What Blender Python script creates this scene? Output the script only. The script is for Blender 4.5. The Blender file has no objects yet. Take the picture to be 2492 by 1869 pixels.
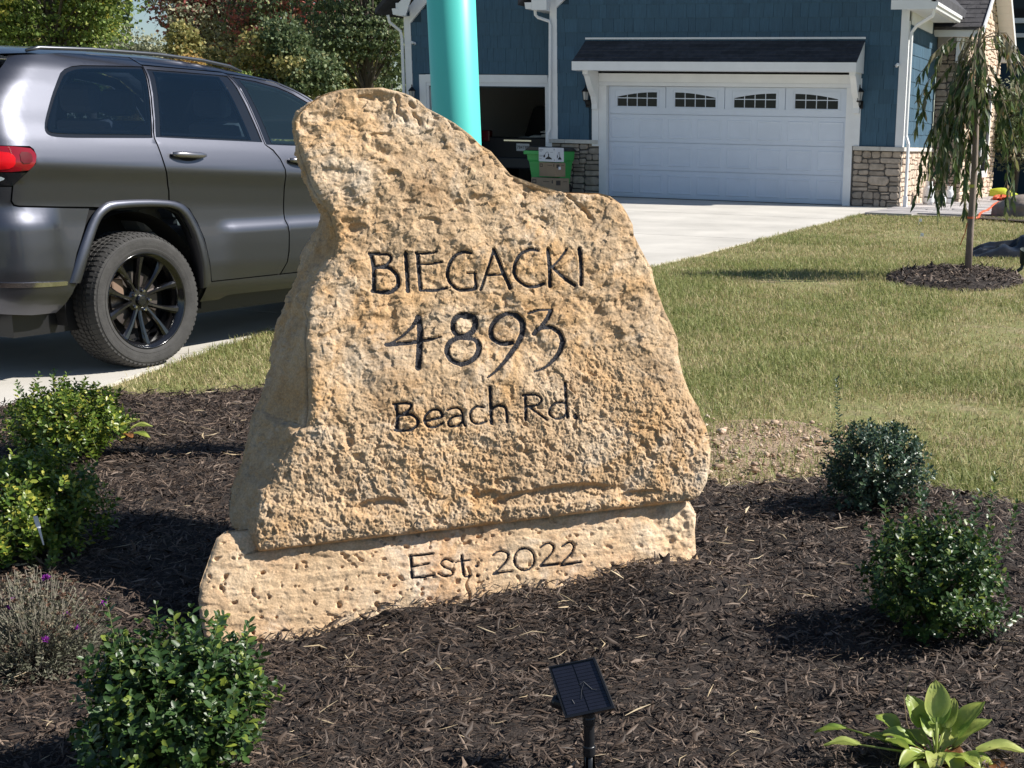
import bpy, bmesh, math, random
import numpy as np
from math import sin, cos, pi, radians, sqrt, atan2
from mathutils import Vector, Matrix, Quaternion
from mathutils.geometry import delaunay_2d_cdt

# ------------------------------------------------------------------ camera, sky, sun, exposure
scn = bpy.context.scene
COL = scn.collection
FPX, CX, CY, PW, PH = 3213.8, 1766.07, 1164.76, 2492.0, 1869.0
YAW, PITCH, ROLL, CAMH = -.319868381, .248909613, -.023449821, 1.10
_cy, _sy, _cp, _sp, _cr, _sr = cos(YAW), sin(YAW), cos(PITCH), sin(PITCH), cos(ROLL), sin(ROLL)
_f = np.array([_sy*_cp, _cy*_cp, -_sp]); _r = np.array([_cy, -_sy, 0.0]); _d = np.cross(_f, _r)
CR = _cr*_r + _sr*_d; CD = -_sr*_r + _cr*_d; CF = _f
CAM = np.array([0.0, 0.0, CAMH])
cam = bpy.data.cameras.new('camera'); camo = bpy.data.objects.new('camera', cam); COL.objects.link(camo)
m = Matrix((( CR[0], -CD[0], -CF[0], 0), (CR[1], -CD[1], -CF[1], 0), (CR[2], -CD[2], -CF[2], CAMH), (0, 0, 0, 1)))
camo.matrix_world = m
cam.sensor_fit = 'HORIZONTAL'; cam.sensor_width = 36.0; cam.lens = FPX/PW*36.0
cam.shift_x = (PW/2-CX)/PW; cam.shift_y = (CY-PH/2)/PW
cam.clip_start = .05; cam.clip_end = 2000
scn.camera = camo

SUN_AZ, SUN_EL = radians(24), radians(41)          # azimuth measured from +x towards +y
SV = Vector((cos(SUN_AZ)*cos(SUN_EL), sin(SUN_AZ)*cos(SUN_EL), sin(SUN_EL)))
w = bpy.data.worlds.new('World'); scn.world = w; w.use_nodes = True
nt = w.node_tree; bg = nt.nodes['Background']
sky = nt.nodes.new('ShaderNodeTexSky'); sky.sky_type = 'NISHITA'; sky.sun_disc = False
sky.sun_elevation = SUN_EL; sky.sun_rotation = pi/2 - SUN_AZ
sky.air_density = 1.0; sky.dust_density = .25; sky.ozone_density = 3.0
nt.links.new(sky.outputs[0], bg.inputs[0]); bg.inputs[1].default_value = .066
sl = bpy.data.lights.new('sun', 'SUN'); sl.energy = 5.0; sl.angle = radians(.5); sl.color = (1, .955, .88)
so = bpy.data.objects.new('sun', sl); COL.objects.link(so)
so.rotation_euler = SV.to_track_quat('Z', 'Y').to_euler(); so.location = (10, 5, 20)
scn.view_settings.view_transform = 'Standard'; scn.view_settings.look = 'None'
scn.view_settings.gamma = 1; scn.view_settings.use_curve_mapping = False
scn.view_settings.exposure = .58
scn.render.engine = 'CYCLES'
try:
    scn.cycles.max_bounces = 6; scn.cycles.transparent_max_bounces = 6
except Exception: pass

# ------------------------------------------------------------------ helpers
rng = np.random.default_rng(7); R_ = random.Random(5)
def ray(x, y): return CR*((x-CX)/FPX) + CD*((y-CY)/FPX) + CF
def hit(x, y, p0, n):
    d = ray(x, y); n = np.array(n, float); t = np.dot(np.array(p0, float)-CAM, n)/np.dot(d, n); return CAM+d*t
def onY(x, y, Y): return hit(x, y, (0, Y, 0), (0, 1, 0))
def onX(x, y, X): return hit(x, y, (X, 0, 0), (1, 0, 0))
def onZ(x, y, z): return hit(x, y, (0, 0, z), (0, 0, 1))
def gz(y): return np.interp(y, [0, 3, 6, 22, 60], [-.33, -.32, -.25, 0, 0])
def gnd(x, y, dz=0.0):
    z = -.2
    for _ in range(20):
        q = onZ(x, y, z); z = gz(q[1])+dz
    return q

def tag(o, label=None, cat=None, group=None, kind=None):
    if label: o['label'] = label
    if cat: o['category'] = cat
    if group: o['group'] = group
    if kind: o['kind'] = kind
    return o
def thing(name, label, cat, loc=(0, 0, 0), rz=0, group=None):
    o = bpy.data.objects.new(name, None); COL.objects.link(o); o.empty_display_size = .1
    o.location = loc; o.rotation_euler = (0, 0, rz); return tag(o, label, cat, group)
def mesh(name, v, f, mt=None, parent=None, smooth=False, mats=None, midx=None):
    me = bpy.data.meshes.new(name)
    v = np.asarray(v, np.float32).reshape(-1, 3)
    if isinstance(f, np.ndarray):
        n, k = f.shape
        me.vertices.add(len(v)); me.vertices.foreach_set('co', v.ravel())
        me.loops.add(n*k); me.loops.foreach_set('vertex_index', f.astype(np.int32).ravel())
        me.polygons.add(n); me.polygons.foreach_set('loop_start', np.arange(0, n*k, k, dtype=np.int32))
        me.polygons.foreach_set('loop_total', np.full(n, k, np.int32))
        me.update(calc_edges=True)
    else:
        me.from_pydata(v.tolist(), [], f); me.update()
    if smooth: me.polygons.foreach_set('use_smooth', np.ones(len(me.polygons), bool))
    for q in (mats or ([mt] if mt else [])): me.materials.append(q)
    if midx is not None: me.polygons.foreach_set('material_index', np.asarray(midx, np.int32))
    o = bpy.data.objects.new(name, me); COL.objects.link(o)
    if parent: o.parent = parent
    return o
def link_copy(src, parent=None, name=None):
    c = src.copy(); COL.objects.link(c)
    if parent is not None: c.parent = parent
    return c
class MB:
    "collects shapes into one mesh"
    def __init__(s): s.v = []; s.f = []
    def add(s, v, f):
        b = len(s.v); s.v += [tuple(map(float, p)) for p in v]; s.f += [tuple(i+b for i in q) for q in f]; return s
    def box(s, x0, y0, z0, x1, y1, z1):
        return s.add([(x0,y0,z0),(x1,y0,z0),(x1,y1,z0),(x0,y1,z0),(x0,y0,z1),(x1,y0,z1),(x1,y1,z1),(x0,y1,z1)],
                     [(0,3,2,1),(4,5,6,7),(0,1,5,4),(1,2,6,5),(2,3,7,6),(3,0,4,7)])
    def hexa(s, p): return s.add(p, [(0,3,2,1),(4,5,6,7),(0,1,5,4),(1,2,6,5),(2,3,7,6),(3,0,4,7)])
    def prism(s, poly, a, b, axis=1):
        "poly: list of 2d points (x,z) for axis 1, (y,z) for axis 0, (x,y) for axis 2; extruded a..b along axis"
        n = len(poly); v = []
        for t in (a, b):
            for (p, q) in poly: v.append((p, t, q) if axis == 1 else (t, p, q) if axis == 0 else (p, q, t))
        f = [tuple(range(n))[::-1], tuple(range(n, 2*n))] + [(i, (i+1) % n, n+(i+1) % n, n+i) for i in range(n)]
        return s.add(v, f)
    def tube(s, pts, r, n=8, cap=True):
        pts = [Vector(p) for p in pts]; rs = r if hasattr(r, '__len__') else [r]*len(pts)
        b = len(s.v); up = Vector((0, 0, 1)); prev = None
        for i, p in enumerate(pts):
            t = (pts[min(i+1, len(pts)-1)]-pts[max(i-1, 0)]).normalized()
            if prev is None: a = t.orthogonal().normalized()
            else: a = (prev - t*prev.dot(t)).normalized()
            prev = a; c = t.cross(a)
            for k in range(n):
                q = p+(a*cos(2*pi*k/n)+c*sin(2*pi*k/n))*rs[i]; s.v.append(tuple(q))
        for i in range(len(pts)-1):
            for k in range(n):
                s.f.append((b+i*n+k, b+i*n+(k+1) % n, b+(i+1)*n+(k+1) % n, b+(i+1)*n+k))
        if cap:
            s.f.append(tuple(b+k for k in range(n))[::-1]); s.f.append(tuple(b+(len(pts)-1)*n+k for k in range(n)))
        return s
    def lathe(s, prof, n=24, o=(0, 0, 0)):
        "prof: (r,z)"
        b = len(s.v)
        for (r, z) in prof:
            for k in range(n): s.v.append((o[0]+r*cos(2*pi*k/n), o[1]+r*sin(2*pi*k/n), o[2]+z))
        for i in range(len(prof)-1):
            for k in range(n): s.f.append((b+i*n+k, b+i*n+(k+1) % n, b+(i+1)*n+(k+1) % n, b+(i+1)*n+k))
        s.f.append(tuple(b+k for k in range(n))[::-1]); s.f.append(tuple(b+(len(prof)-1)*n+k for k in range(n)))
        return s
    def obj(s, name, mt, parent=None, smooth=False, bevel=0): 
        o = mesh(name, s.v, s.f, mt, parent, smooth)
        if bevel:
            md = o.modifiers.new('bevel', 'BEVEL'); md.width = bevel; md.segments = 2; md.limit_method = 'ANGLE'
        return o
def box(name, mt, parent, x0, y0, z0, x1, y1, z1, bevel=0): return MB().box(x0, y0, z0, x1, y1, z1).obj(name, mt, parent, bevel=bevel)

# vectorised value noise
def _h(i, j, k, s):
    n = (i*374761393 + j*668265263 + k*2147483647 + s*974634777).astype(np.int64) & 0xffffffff
    n = ((n ^ (n >> 13))*1274126177) & 0xffffffff; n = (n ^ (n >> 16)) & 0xffffffff
    n = (n*2246822519) & 0xffffffff; n = n ^ (n >> 15)
    return (n & 0xffffff)/float(0xffffff)
def vnoise(p, s=0):
    i = np.floor(p).astype(np.int64); t = p-i; t = t*t*t*(t*(t*6-15)+10)
    r = 0
    for a in (0, 1):
        for b in (0, 1):
            for c in (0, 1):
                r = r + _h(i[..., 0]+a, i[..., 1]+b, i[..., 2]+c, s)*((t[..., 0] if a else 1-t[..., 0])*(t[..., 1] if b else 1-t[..., 1])*(t[..., 2] if c else 1-t[..., 2]))
    return r*2-1
def fbm(p, oct=4, s=0, lac=2.03, gain=.5):
    a = 1; r = 0; q = p
    for o in range(oct): r = r + a*vnoise(q, s+o*17); q = q*lac+3.7; a *= gain
    return r
def facets(u, v, cell, s):
    "chipped facets: every Voronoi cell is a small tilted plane"
    x, y = u/cell, v/cell; i, j = np.floor(x).astype(np.int64), np.floor(y).astype(np.int64); z = np.zeros_like(i)
    best = np.full(x.shape, 9.0); h = np.zeros_like(x); second = np.full(x.shape, 9.0)
    for a in (-1, 0, 1):
        for b in (-1, 0, 1):
            ci, cj = i+a, j+b; px = ci+_h(ci, cj, z, s); py = cj+_h(ci, cj, z, s+1); d = np.hypot(x-px, y-py)
            tx, ty, o = _h(ci, cj, z, s+2)-.5, _h(ci, cj, z, s+3)-.5, _h(ci, cj, z, s+4)-.5
            hh = tx*(x-px)*1.8+ty*(y-py)*1.8+o; m = d < best; second = np.where(m, best, np.minimum(second, d)); h = np.where(m, hh, h); best = np.where(m, d, best)
    return h, np.clip((second-best)*4, 0, 1)
def inpoly(px, py, poly):
    poly = np.asarray(poly, float); ins = np.zeros(np.shape(px), bool); n = len(poly); j = n-1
    for i in range(n):
        xi, yi = poly[i]; xj, yj = poly[j]
        c = ((yi > py) != (yj > py)) & (px < (xj-xi)*(py-yi)/((yj-yi) if yj != yi else 1e-12)+xi)
        ins ^= c; j = i
    return ins

# ------------------------------------------------------------------ materials
MATS = {}
def mat(name, col, rough=.8, metal=0, var=0.0, scale=6.0, col2=None, bump=0.0, bscale=None, spec=.5, coat=0, emit=None, detail=5, stops=None, aniso=None, coord='Object', trans=0, sss=0, objvar=0):
    if name in MATS: return MATS[name]
    m = bpy.data.materials.new(name); m.use_nodes = True; nt = m.node_tree; b = nt.nodes['Principled BSDF']; L = nt.links
    b.inputs['Roughness'].default_value = rough; b.inputs['Metallic'].default_value = metal
    b.inputs['Specular IOR Level'].default_value = spec; b.inputs['Coat Weight'].default_value = coat; b.inputs['Coat Roughness'].default_value = .03
    b.inputs['Base Color'].default_value = (*col, 1)
    if emit: b.inputs['Emission Color'].default_value = (*emit[0], 1); b.inputs['Emission Strength'].default_value = emit[1]
    if trans: b.inputs['Transmission Weight'].default_value = trans
    out = None
    if var or col2 or bump:
        tc = nt.nodes.new('ShaderNodeTexCoord'); mp = nt.nodes.new('ShaderNodeMapping'); L.new(tc.outputs[coord], mp.inputs[0])
        if aniso: mp.inputs['Scale'].default_value = aniso
    if var or col2:
        no = nt.nodes.new('ShaderNodeTexNoise'); no.inputs['Scale'].default_value = scale; no.inputs['Detail'].default_value = detail; no.inputs['Roughness'].default_value = .62
        L.new(mp.outputs[0], no.inputs[0]); cr = nt.nodes.new('ShaderNodeValToRGB'); e = cr.color_ramp.elements
        c2 = col2 or tuple(c*(1-var) for c in col); c1 = col if col2 else tuple(min(1, c*(1+var)) for c in col)
        e[0].position = .32; e[0].color = (*c2, 1); e[1].position = .68; e[1].color = (*c1, 1)
        if stops:
            for p_, c_ in stops: q = e.new(p_); q.color = (*c_, 1)
        L.new(no.outputs[0], cr.inputs[0]); out = cr.outputs[0]
    if objvar:
        oi = nt.nodes.new('ShaderNodeObjectInfo'); hs = nt.nodes.new('ShaderNodeHueSaturation'); ma = nt.nodes.new('ShaderNodeMapRange')
        L.new(oi.outputs['Random'], ma.inputs[0]); ma.inputs[3].default_value = 1-objvar; ma.inputs[4].default_value = 1+objvar
        L.new(ma.outputs[0], hs.inputs['Value']); hs.inputs['Color'].default_value = (*col, 1)
        if out: L.new(out, hs.inputs['Color'])
        out = hs.outputs[0]
    if out: L.new(out, b.inputs['Base Color'])
    if bump:
        nb = nt.nodes.new('ShaderNodeTexNoise'); nb.inputs['Scale'].default_value = bscale or scale*6; nb.inputs['Detail'].default_value = 6
        L.new(mp.outputs[0], nb.inputs[0]); bm = nt.nodes.new('ShaderNodeBump'); bm.inputs['Strength'].default_value = bump; bm.inputs['Distance'].default_value = .01
        L.new(nb.outputs[0], bm.inputs['Height']); L.new(bm.outputs[0], b.inputs['Normal'])
    MATS[name] = m; return m
def leafmat(name, c1, c2, c3=None, rough=.5, spec=.5, tl=.25):
    "foliage: colour varies per leaf (random per island) plus translucency"
    if name in MATS: return MATS[name]
    m = bpy.data.materials.new(name); m.use_nodes = True; nt = m.node_tree; b = nt.nodes['Principled BSDF']; L = nt.links
    ge = nt.nodes.new('ShaderNodeNewGeometry'); cr = nt.nodes.new('ShaderNodeValToRGB'); e = cr.color_ramp.elements
    e[0].color = (*c1, 1); e[1].color = (*c2, 1); e[1].position = .8 if c3 else 1
    if c3: q = e.new(1.0); q.color = (*c3, 1)
    L.new(ge.outputs['Random Per Island'], cr.inputs[0]); L.new(cr.outputs[0], b.inputs['Base Color'])
    b.inputs['Roughness'].default_value = rough; b.inputs['Specular IOR Level'].default_value = spec
    tr = nt.nodes.new('ShaderNodeBsdfTranslucent'); L.new(cr.outputs[0], tr.inputs[0]); mx = nt.nodes.new('ShaderNodeMixShader'); mx.inputs[0].default_value = tl
    L.new(b.outputs[0], mx.inputs[1]); L.new(tr.outputs[0], mx.inputs[2]); L.new(mx.outputs[0], nt.nodes['Material Output'].inputs[0])
    MATS[name] = m; return m
M_white = mat('white_paint', (.78, .79, .80), .45, var=.04, scale=3)
M_vinyl = mat('white_vinyl', (.74, .76, .79), .5, var=.03, scale=2)
M_black = mat('black_plastic', (.012, .012, .014), .35)
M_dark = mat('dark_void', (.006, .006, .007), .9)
# ------------------------------------------------------------------ ground, driveway, walkway
def band_noise(x, y, s, sc): return vnoise(np.stack([x*sc, y*sc, np.zeros_like(x)], -1), s)
BED = [(-5.36, 5.35), (-5.0, 5.42), (-4.49, 5.78), (-3.6, 6.0), (-2.6, 5.6), (-1.9, 5.0), (-1.62, 4.86), (-1.34, 5.2), (-.885, 5.22), (-.447, 5.02), (.3, 4.8), (1.6, 4.2), (2.4, 0), (-5.3, 0), (-5.25, 3), (-5.42, 4.6)]
RING = (-2.02, 13.12, .66, .95)
def bed_z(x, y):
    z = gz(y)+.03
    z = z + .115*np.exp(-(((x+1.33)/.30)**2+((y-3.55)/.28)**2)) + .03*np.exp(-(((x+1.95)/.30)**2+((y-3.2)/.25)**2))
    z = z - .060*np.exp(-(((x+2.32)/.42)**2+((y-3.0)/.30)**2)) + .02*np.exp(-(((x+3.1)/.3)**2+((y-3.0)/.3)**2)) + .05*np.exp(-(((x+.9)/.8)**2+((y-4.4)/.5)**2))
    z = z + .014*band_noise(x, y, 3, 3.1) + .009*band_noise(x, y, 4, 8) + .006*band_noise(x, y, 6, 19)
    return z
gx = np.concatenate([np.linspace(-400, -20, 12), np.linspace(-18, 6, 97), np.linspace(8, 400, 12)])
gy = np.concatenate([np.linspace(-200, -2, 8), np.linspace(0, 30, 121), np.linspace(34, 700, 14)])
X, Y = np.meshgrid(gx, gy); Z = gz(Y)-.02
_bc = np.array([-2.2, 2.9]); _in = inpoly(_bc[0]+(X-_bc[0])/.82, _bc[1]+(Y-_bc[1])/.78, BED); Z = Z-.12*_in
idx = np.arange(X.size).reshape(X.shape)
F = np.stack([idx[:-1, :-1], idx[:-1, 1:], idx[1:, 1:], idx[1:, :-1]], -1).reshape(-1, 4)
M_soil = mat('lawn_soil', (.24, .21, .09), .95, col2=(.30, .23, .14), scale=2.2, bump=.8, bscale=60, stops=[(.5, (.18, .19, .06))])
g = mesh('ground', np.stack([X, Y, Z], -1), F, M_soil, smooth=True); tag(g, kind='structure')
M_conc = mat('concrete', (.54, .51, .46), .85, var=.15, scale=.9, bump=.12, bscale=90)
def slab(name, poly, mt, dz, thick=.12, cut=.5):
    "polygon following the gentle slope of the ground, with a real edge"
    ys = np.arange(min(p[1] for p in poly), max(p[1] for p in poly), cut)
    b = [Vector(p) for p in poly]; n = len(b)
    pts = []
    for i in range(n):
        p, q = b[i], b[(i+1) % n]; k = max(1, int((q-p).length/cut))
        pts += [p.lerp(q, t/k) for t in range(k)]
    n = len(pts); P = np.array([tuple(p) for p in pts])
    ex, ey = np.meshgrid(np.arange(P[:, 0].min(), P[:, 0].max(), cut*2)+.01, np.arange(P[:, 1].min(), P[:, 1].max(), cut*2)+.013)
    ins = inpoly(ex.ravel(), ey.ravel(), P); inner = [Vector(p) for p in np.stack([ex.ravel(), ey.ravel()], -1)[ins]]
    r = delaunay_2d_cdt(pts+inner, [(i, (i+1) % n) for i in range(n)], [], 0, 1e-5)
    V = np.array([tuple(p) for p in r[0]]); T = [t for t in r[2]]
    c = np.array([V[list(t)].mean(0) for t in T]); k = inpoly(c[:, 0], c[:, 1], P); T = [T[i] for i in range(len(T)) if k[i]]
    v = [(p[0], p[1], gz(p[1])+dz) for p in V]; nb = len(v)
    v += [(p[0], p[1], gz(p[1])+dz) for p in P]+[(p[0], p[1], gz(p[1])+dz-thick) for p in P]
    f = [tuple(t) for t in T]+[(nb+i, nb+n+i, nb+n+(i+1) % n, nb+(i+1) % n) for i in range(n)]
    return mesh(name, v, f, mt)
drv_edge = [(-5.05, 24.5), (-5.05, 22.2), (-5.03, 21), (-5.07, 18.7), (-5.08, 16.5), (-5.06, 14.1), (-5.1, 12.85), (-5.2, 11.3), (-5.45, 9.6), (-5.75, 8.3), (-5.9, 7.7), (-5.78, 7.05), (-5.61, 6.3), (-5.46, 5.72), (-5.47, 5.3), (-5.44, 4.9), (-5.5, 4.2), (-6.5, 2), (-8, 0)]
jts = [24.5, 20.6, 16.4, 12.2, 8.35, 4.6, 0]
full = drv_edge
for a in range(6):
    y1, y0 = jts[a]-.011, jts[a+1]+.011
    e = [p for p in full if y0 < p[1] < y1]
    xe = lambda yy: float(np.interp(-yy, [-p[1] for p in full], [p[0] for p in full]))
    poly = [(xe(y1), y1)]+e+[(xe(y0), y0), (-9.2, y0), (-9.2, y1)]
    s = slab('driveway' , poly, M_conc, .0); tag(s, kind='structure')
    s = slab('driveway', [(-9.212, y1), (-9.212, y0), (-16.2, y0), (-16.2, y1)], M_conc, .0); tag(s, kind='structure')
box_ap = MB().box(-16.2, 24.51, -.1, -5.05, 24.71, .008).obj('garage_apron', M_conc); tag(box_ap, kind='structure')
# flagstone walk beside the house
M_flag = mat('flagstone', (.40, .375, .37), .8, var=.28, scale=2.6, bump=.25, bscale=30, objvar=.22)
walk_base = mesh('walkway', [(-5.04, 22.0, 0.0), (-3.45, 22.45, 0.0), (-3.1, 23.3, .0), (-2.9, 26, .0), (-2.9, 34, .0), (-4.94, 34, .0), (-5.04, 26, .0)], [(0, 1, 2, 3, 4, 5, 6)], mat('stone_dust', (.23, .2, .18), .95, var=.2)); tag(walk_base, kind='structure')
rr = random.Random(11); yy = 22.05
while yy < 33:
    h = rr.uniform(.45, .8); xx = -5.0
    while xx < -2.95:
        wd = rr.uniform(.5, 1.1); x1 = min(xx+wd, -2.92)
        lim = np.interp(yy, [22, 22.45, 23.3, 26], [-4.3, -3.45, -3.1, -2.9])
        x1c = min(x1, lim+.25)
        if x1c-xx > .25:
            j = lambda: rr.uniform(-.05, .05)
            tp = [(xx+.02+j()*.3, yy+.02+j()), (x1c-.02+j()*.3, yy+.02+j()), (x1c-.02+j()*.3, yy+h-.02+j()), (xx+.02, yy+h-.02+j())]
            MB().prism(tp, -.01, .022+rr.uniform(0, .008), axis=2).obj('flagstone', M_flag, walk_base)
        xx = x1
    yy += h
# mulch bed and tree ring bases
bx, by = np.meshgrid(np.arange(-5.6, 2.5, .04), np.arange(.6, 6.2, .04))
bz = bed_z(bx, by); idx = np.arange(bx.size).reshape(bx.shape)
F = np.stack([idx[:-1, :-1], idx[:-1, 1:], idx[1:, 1:], idx[1:, :-1]], -1).reshape(-1, 4)
V = np.stack([bx, by, bz], -1).reshape(-1, 3); c = V[F].mean(1); k = inpoly(c[:, 0], c[:, 1], BED)
M_bed = mat('mulch_base', (.024, .017, .014), .95, var=.5, scale=25, bump=1, bscale=80)
o = mesh('mulch_bed', V, F[k], M_bed, smooth=True); tag(o, kind='structure')
a = np.linspace(0, 2*pi, 40, endpoint=False); vv = [(RING[0], RING[1], gz(RING[1])+.07)]
for rr_, zz in ((.5, .06), (.85, .035), (1.0, -.015)):
    vv += [(RING[0]+RING[2]*rr_*cos(t), RING[1]+RING[3]*rr_*sin(t), gz(RING[1]+RING[3]*rr_*sin(t))+zz) for t in a]
ff = [(0, 1+i, 1+(i+1) % 40) for i in range(40)]+[(1+40*r+i, 41+40*r+i, 41+40*r+(i+1) % 40, 1+40*r+(i+1) % 40) for r in (0, 1) for i in range(40)]
o = mesh('mulch_ring', vv, ff, M_bed, smooth=True); tag(o, kind='structure')
def ring_z(x, y):
    r = np.hypot((x-RING[0])/RING[2], (y-RING[1])/RING[3]); return gz(y)+np.interp(r, [0, .5, .85, 1, 1.2], [.07, .06, .035, -.015, -.02])

# mulch shreds: thousands of thin bent slivers, one mesh
def shreds(name, n, sampler, zf, L0, L1, mt, lab=None, straw=None, wmul=1.0, tilt=.35, lift=.02, sseed=3):
    r = np.random.default_rng(sseed); x, y, szf = sampler(r, n); n = len(x)
    L = L0*np.exp(np.clip(np.abs(r.normal(0, .62, n)), 0, 1.25))*szf; W = L*np.exp(r.normal(-2.0, .42, n))*wmul; T = W*r.uniform(.25, .55, n)
    yaw = r.uniform(0, 2*pi, n); pit = r.normal(0, tilt, n); rol = r.uniform(-.9, .9, n)
    d = np.stack([np.cos(yaw)*np.cos(pit), np.sin(yaw)*np.cos(pit), np.sin(pit)], -1)
    s = np.stack([-np.sin(yaw), np.cos(yaw), np.zeros(n)], -1); u = np.cross(d, s)
    s2 = s*np.cos(rol)[:, None]+u*np.sin(rol)[:, None]; u2 = -s*np.sin(rol)[:, None]+u*np.cos(rol)[:, None]
    z = zf(x, y)+r.uniform(0, lift, n)+np.abs(np.sin(pit))*L*.3; c = np.stack([x, y, z], -1)
    bend = r.normal(0, .12, n)
    pts = []
    for t, ww in ((-.5, .35), (0, 1.0), (.5, .3)):
        o_ = c+d*(t*L)[:, None]+s2*(bend*L*(1-4*t*t))[:, None]
        pts += [o_+s2*(W*ww*.5)[:, None], o_-s2*(W*ww*.5)[:, None], o_+u2*(T*ww)[:, None]]
    V = np.stack(pts, 1).reshape(-1, 3)                       # 9 verts each
    q = []
    for a_ in (0, 3):
        q += [(a_+1, a_+2, a_+5, a_+4), (a_+2, a_, a_+3, a_+5)]
    q = np.array(q)[None]+(np.arange(n)*9)[:, None, None]
    o = mesh(name, V, q.reshape(-1, 4), mt); tag(o, lab, 'mulch' if lab else None, kind='stuff'); return o
def bed_sampler(r, n):
    # denser and finer where the camera sees it closest
    y = 1.6+(6.1-1.6)*r.random(n*3)**1.35; x = r.uniform(-5.5, 1.6, n*3)
    u = (x*CR[0]+y*CR[1]+(gz(y)-CAMH)*CR[2]); zc = (x*CF[0]+y*CF[1]+(gz(y)-CAMH)*CF[2]); px = CX+FPX*u/zc
    k = inpoly(x, y, BED) & (px > -450) & (px < 3150); x, y = x[k][:n], y[k][:n]
    return x, y, np.interp(y, [2, 6], [.9, 1.25])
M_mulch = leafmat('shredded_bark', (.036, .024, .018), (.098, .068, .050), (.22, .16, .12), rough=.6, spec=.35, tl=0)
shreds('shredded_bark_mulch', 140000, bed_sampler, bed_z, .0145, .05, M_mulch, 'dark brown shredded bark mulch covering the bed around the stone', lift=.024, tilt=.33)
M_straw = leafmat('straw_bits', (.42, .32, .19), (.62, .5, .33), None, rough=.7, tl=0)
shreds('straw_bits', 800, bed_sampler, lambda x, y: bed_z(x, y)+.018, .022, .075, M_straw, 'pale straw bits scattered over the dark mulch', wmul=.45, tilt=.2, sseed=9)
def ring_sampler(r, n):
    t = r.uniform(0, 2*pi, n); q = np.sqrt(r.random(n))*1.02; return RING[0]+RING[2]*q*np.cos(t), RING[1]+RING[3]*q*np.sin(t), np.full(n, 1.3)
shreds('ring_mulch', 2600, ring_sampler, ring_z, .025, .07, M_mulch, 'dark mulch ring around the weeping tree trunk', sseed=5)
# ------------------------------------------------------------------ the carved boulder and its base slab
s1 = lambda x, y: (650+x/2.011, 180+y/2.011)
s3 = lambda x, y: (450+x/1.7015, 1000+y/1.7015)
s5 = lambda x, y: (x/3.16, 850+y/3.16)
t2 = lambda x, y: (850+x/3.1308, 550+y/3.1308)
def rockmat(name, c_lo, c_mid, c_hi, c_red, grey, sc=1.0, ochre=(1.12, 1.38)):
    m = bpy.data.materials.new(name); m.use_nodes = True; nt = m.node_tree; b = nt.nodes['Principled BSDF']; L = nt.links; N = nt.nodes.new
    tc = N('ShaderNodeTexCoord')
    def noise(s, det=6, ro=.6, dist=0):
        n = N('ShaderNodeTexNoise'); n.inputs['Scale'].default_value = s*sc; n.inputs['Detail'].default_value = det; n.inputs['Roughness'].default_value = ro; n.inputs['Distortion'].default_value = dist
        L.new(tc.outputs['Object'], n.inputs[0]); return n.outputs[0]
    def ramp(src, st):
        r = N('ShaderNodeValToRGB'); e = r.color_ramp.elements
        e[0].position, e[0].color = st[0][0], (*st[0][1], 1); e[1].position, e[1].color = st[-1][0], (*st[-1][1], 1)
        for p, c in st[1:-1]: q = e.new(p); q.color = (*c, 1)
        L.new(src, r.inputs[0]); return r.outputs[0]
    def mix(f, a, c):
        x = N('ShaderNodeMix'); x.data_type = 'RGBA'; L.new(f, x.inputs[0]); L.new(a, x.inputs[6]); L.new(c, x.inputs[7]); return x.outputs[2]
    base = ramp(noise(6, 9, .72), [(.3, c_lo), (.5, c_mid), (.7, c_hi)])
    redc = ramp(noise(40, 4), [(.3, c_red), (.7, tuple(min(1, c*1.25) for c in c_red))])
    fr = ramp(noise(3.1, 6, .65, .6), [(.45, (0, 0, 0)), (.66, (.78, .78, .78))])
    c = mix(fr, base, redc)
    gc = ramp(noise(30, 5), [(.3, grey), (.7, tuple(min(1, c_*1.3) for c_ in grey))])
    fg = ramp(noise(3.7, 8, .75, 1.0), [(.50, (0, 0, 0)), (.68, (.68, .68, .68))])
    c = mix(fg, c, gc)
    sx = N('ShaderNodeSeparateXYZ'); L.new(tc.outputs['Object'], sx.inputs[0]); mm = N('ShaderNodeMath'); mm.operation = 'MULTIPLY_ADD'; mm.inputs[1].default_value = 1.0; L.new(sx.outputs[0], mm.inputs[0]); L.new(noise(5, 5, .7), mm.inputs[2])
    och = ramp(mm.outputs[0], [(ochre[0], (0, 0, 0)), (ochre[1], (.75, .75, .75))]); oc = ramp(noise(22, 6), [(.3, (.50, .24, .07)), (.5, (.66, .40, .13)), (.7, (.72, .52, .28))]); c = mix(och, c, oc)
    sp = ramp(noise(150, 3), [(.35, (.80, .80, .80)), (.65, (1.12, 1.12, 1.12))])
    mu = N('ShaderNodeMix'); mu.data_type = 'RGBA'; mu.blend_type = 'MULTIPLY'; mu.inputs[0].default_value = 1; L.new(c, mu.inputs[6]); L.new(sp, mu.inputs[7])
    L.new(mu.outputs[2], b.inputs['Base Color']); b.inputs['Roughness'].default_value = .9; b.inputs['Specular IOR Level'].default_value = .25
    bm = N('ShaderNodeBump'); bm.inputs['Strength'].default_value = .8; bm.inputs['Distance'].default_value = .003; L.new(noise(170, 6, .65), bm.inputs['Height']); L.new(bm.outputs[0], b.inputs['Normal'])
    return m
M_rock = rockmat('sandstone', (.38, .245, .135), (.53, .375, .23), (.63, .475, .315), (.50, .29, .12), (.57, .49, .39))
M_rock2 = rockmat('sandstone_base', (.50, .33, .185), (.66, .47, .29), (.75, .59, .41), (.58, .33, .17), (.66, .57, .46), ochre=(1.5, 1.9))
M_letter = mat('letter_paint', (.010, .010, .014), .8, col2=(.028, .028, .036), scale=70, bump=.6, bscale=200)

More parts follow.
